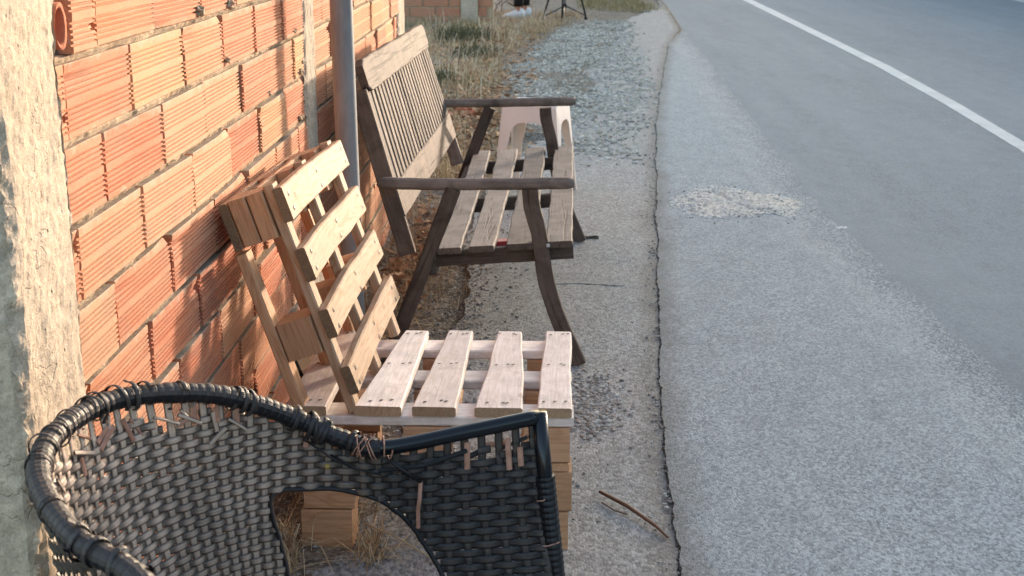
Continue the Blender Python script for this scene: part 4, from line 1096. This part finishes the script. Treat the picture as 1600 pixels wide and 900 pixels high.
# dead shrub next to the far wall
V, F = [], []
rs = random.Random(5)
def twigs(p, d, L, r, lev):
    q_ = p + d * L; a, b, _ = tube_data([p, (p + q_) / 2 + Vector((rs.gauss(0, L * .06), rs.gauss(0, L * .06), 0)), q_], [r, r * .8, r * .5], 4); k = len(V); V.extend(a); F.extend([tuple(k + i for i in f_) for f_ in b])
    if lev:
        for _ in range(4): twigs(p + d * L * rs.uniform(.4, 1), (d + Vector((rs.gauss(0, .5), rs.gauss(0, .5), rs.gauss(0, .3)))).normalized(), L * .7, r * .6, lev - 1)
for k in range(9): twigs(Vector((rs.gauss(0, .2), rs.gauss(0, .15), 0)), Vector((rs.gauss(0, .5), rs.gauss(0, .4), 1)).normalized(), .22, .008, 2)
o = thing('dead_shrub', (-.55, 20.0, -.02), 'leafless brown shrub behind the person beside the far wall', 'shrub'); obj('branches', mesh('branches', V, F, M['twig']), o)

# ---------------------------------------------------------------- tripod
TO = Vector((.20, 18.4, 0)); tp = thing('tripod', TO, 'black tripod with three braced legs standing on the verge beside the person', 'tripod')
ap = Vector((.20, 18.4, 1.05))
for fx, fy in ((-.09, 18.42), (.155, 18.05), (.485, 18.62)):
    ft = Vector((fx, fy, .0)); tube('leg', [ft + Vector((0, 0, .02)), ap], [.011, .015], M['black'], tp, TO, 8); tube('rubber_foot', [ft, ft + (ap - ft) * .05], [.020, .017], M['black'], tp, TO, 8)
    hub = Vector((.20, 18.4, .20)); l0 = ft + (ap - ft) * .06; tube('brace', [hub, l0], .008, M['black'], tp, TO, 6)
tube('centre_column', [(.20, 18.4, .14), (.20, 18.4, 1.25)], .014, M['steel'], tp, TO, 10); tube('hub', [(.20, 18.4, .17), (.20, 18.4, .23)], .024, M['black'], tp, TO, 10)
tube('head', [(.20, 18.4, 1.02), (.20, 18.4, 1.12), (.20, 18.4, 1.25), (.20, 18.4, 1.29)], [.03, .04, .025, .045], M['black'], tp, TO, 12)

# ---------------------------------------------------------------- person (only the shoes and ankles show in the frame)
HO = Vector((-.42, 19.0, 0)); pe = thing('person', HO, 'person in black trousers and white sneakers standing beside the tripod', 'person')
def skin(name, verts, edges, radii, mat):
    me = bpy.data.meshes.new(name); me.from_pydata(verts, edges, []); me.materials.append(mat); o = obj(name, me, pe)
    sk = o.modifiers.new('skin', 'SKIN'); sk.use_smooth_shade = True
    for i, r in enumerate(radii): me.skin_vertices[0].data[i].radius = (r, r); me.skin_vertices[0].data[i].use_root = (i == 0)
    o.modifiers.new('sub', 'SUBSURF').levels = 1; o.modifiers['sub'].render_levels = 1; return o
class _S: pass
def skinmesh(name, verts, edges, radii, mat):
    me = bpy.data.meshes.new(name); me.from_pydata(verts, edges, []); me.materials.append(mat); o = obj(name, me, pe)
    sk = o.modifiers.new('skin', 'SKIN')          # the modifier adds the skin layer
    if not me.skin_vertices:
        bpy.context.view_layer.objects.active = o
    return o
# body as lofted rings: legs, torso, arms, head (faces -x)
def loft(name, rings, mat, n=14):
    """rings: (x,y,z,rx,ry)"""
    V, F = [], []
    for x, y, z, rx, ry in rings:
        for k in range(n): a = 6.283 * k / n; V.append((x + rx * math.cos(a), y + ry * math.sin(a), z))
    for i in range(len(rings) - 1):
        for k in range(n): F.append((i * n + k, i * n + (k + 1) % n, (i + 1) * n + (k + 1) % n, (i + 1) * n + k))
    F.append(tuple(reversed(range(n)))); F.append(tuple(range((len(rings) - 1) * n, len(rings) * n)))
    return obj(name, mesh(name, V, F, mat, smooth=True), pe)
for x0, y0, z0 in ((0, -.10, 0), (.085, .12, 0)):
    loft('ankle', [(x0 + .0, y0, .08, .036, .03), (x0, y0, .13, .034, .029), (x0, y0, .19, .038, .034)], M['skin'])
    loft('trouser_leg', [(x0, y0, .158, .062, .056), (x0 + .005, y0, .30, .066, .06), (x0 - .01, y0 * .98, .48, .068, .064), (x0 * .6 - .01, y0 * .9, .70, .085, .08), (x0 * .2, y0 * .75, .88, .095, .085)], M['trouser'])
    # shoe: lofted along x, toe towards -x
    V, F = [], []; prof = [(.085, .020, .040, .075), (.075, .032, .045, .118), (.04, .036, .045, .132), (-.02, .038, .045, .118), (-.09, .044, .045, .088), (-.15, .046, .045, .068), (-.20, .036, .045, .050), (-.225, .016, .04, .034)]
    for (x, hw, zb_, zt) in prof:
        for a_, z_ in ((-1, .022), (-1.0, .022 + (zt - .022) * .45), (-.55, zt), (.55, zt), (1.0, .022 + (zt - .022) * .45), (1, .022)): V.append((x0 + x, y0 + a_ * hw, z_))
    m = 6
    for i in range(len(prof) - 1):
        for k in range(m): F.append((i * m + k, (i + 1) * m + k, (i + 1) * m + (k + 1) % m, i * m + (k + 1) % m))
    F.append(tuple(range(m))); F.append(tuple(reversed(range((len(prof) - 1) * m, len(prof) * m))))
    s_ = obj('shoe', mesh('shoe', V, F, M['shoe'], smooth=True), pe)
    V, F = [], []
    for (x, hw, zb_, zt) in prof:
        for a_, z_ in ((-1.08, 0), (-1.1, .0235), (1.1, .0235), (1.08, 0)): V.append((x0 + x * 1.03, y0 + a_ * hw, z_))
    for i in range(len(prof) - 1):
        for k in range(4): F.append((i * 4 + k, (i + 1) * 4 + k, (i + 1) * 4 + (k + 1) % 4, i * 4 + (k + 1) % 4))
    F.append((0, 1, 2, 3)); F.append(tuple(reversed(range(28, 32)))); obj('sole', mesh('sole', V, F, M['sole']), s_)
loft('torso', [(0, 0, .80, .11, .15), (0, 0, .92, .12, .17), (0, 0, 1.05, .105, .145), (-.01, 0, 1.22, .12, .17), (0, 0, 1.36, .115, .195), (.01, 0, 1.42, .08, .14), (.01, 0, 1.46, .055, .06)], M['shirt'], 18)
loft('head', [(.01, 0, 1.44, .05, .05), (-.0, 0, 1.50, .055, .055), (-.02, 0, 1.53, .08, .065), (-.02, 0, 1.60, .10, .076), (-.01, 0, 1.68, .095, .074), (0, 0, 1.73, .05, .04)], M['skin'], 16)
loft('hair', [(.03, 0, 1.56, .075, .076), (.02, 0, 1.66, .092, .082), (.005, 0, 1.73, .075, .06), (.0, 0, 1.75, .03, .03)], M['hair'], 16)
for s_ in (-1, 1):
    loft('arm', [(-.05, s_ * .22, .72, .02, .035), (-.03, s_ * .235, .82, .028, .03), (0, s_ * .24, 1.08, .042, .042), (.0, s_ * .225, 1.28, .05, .05), (0, s_ * .18, 1.40, .05, .05)], M['shirt'])
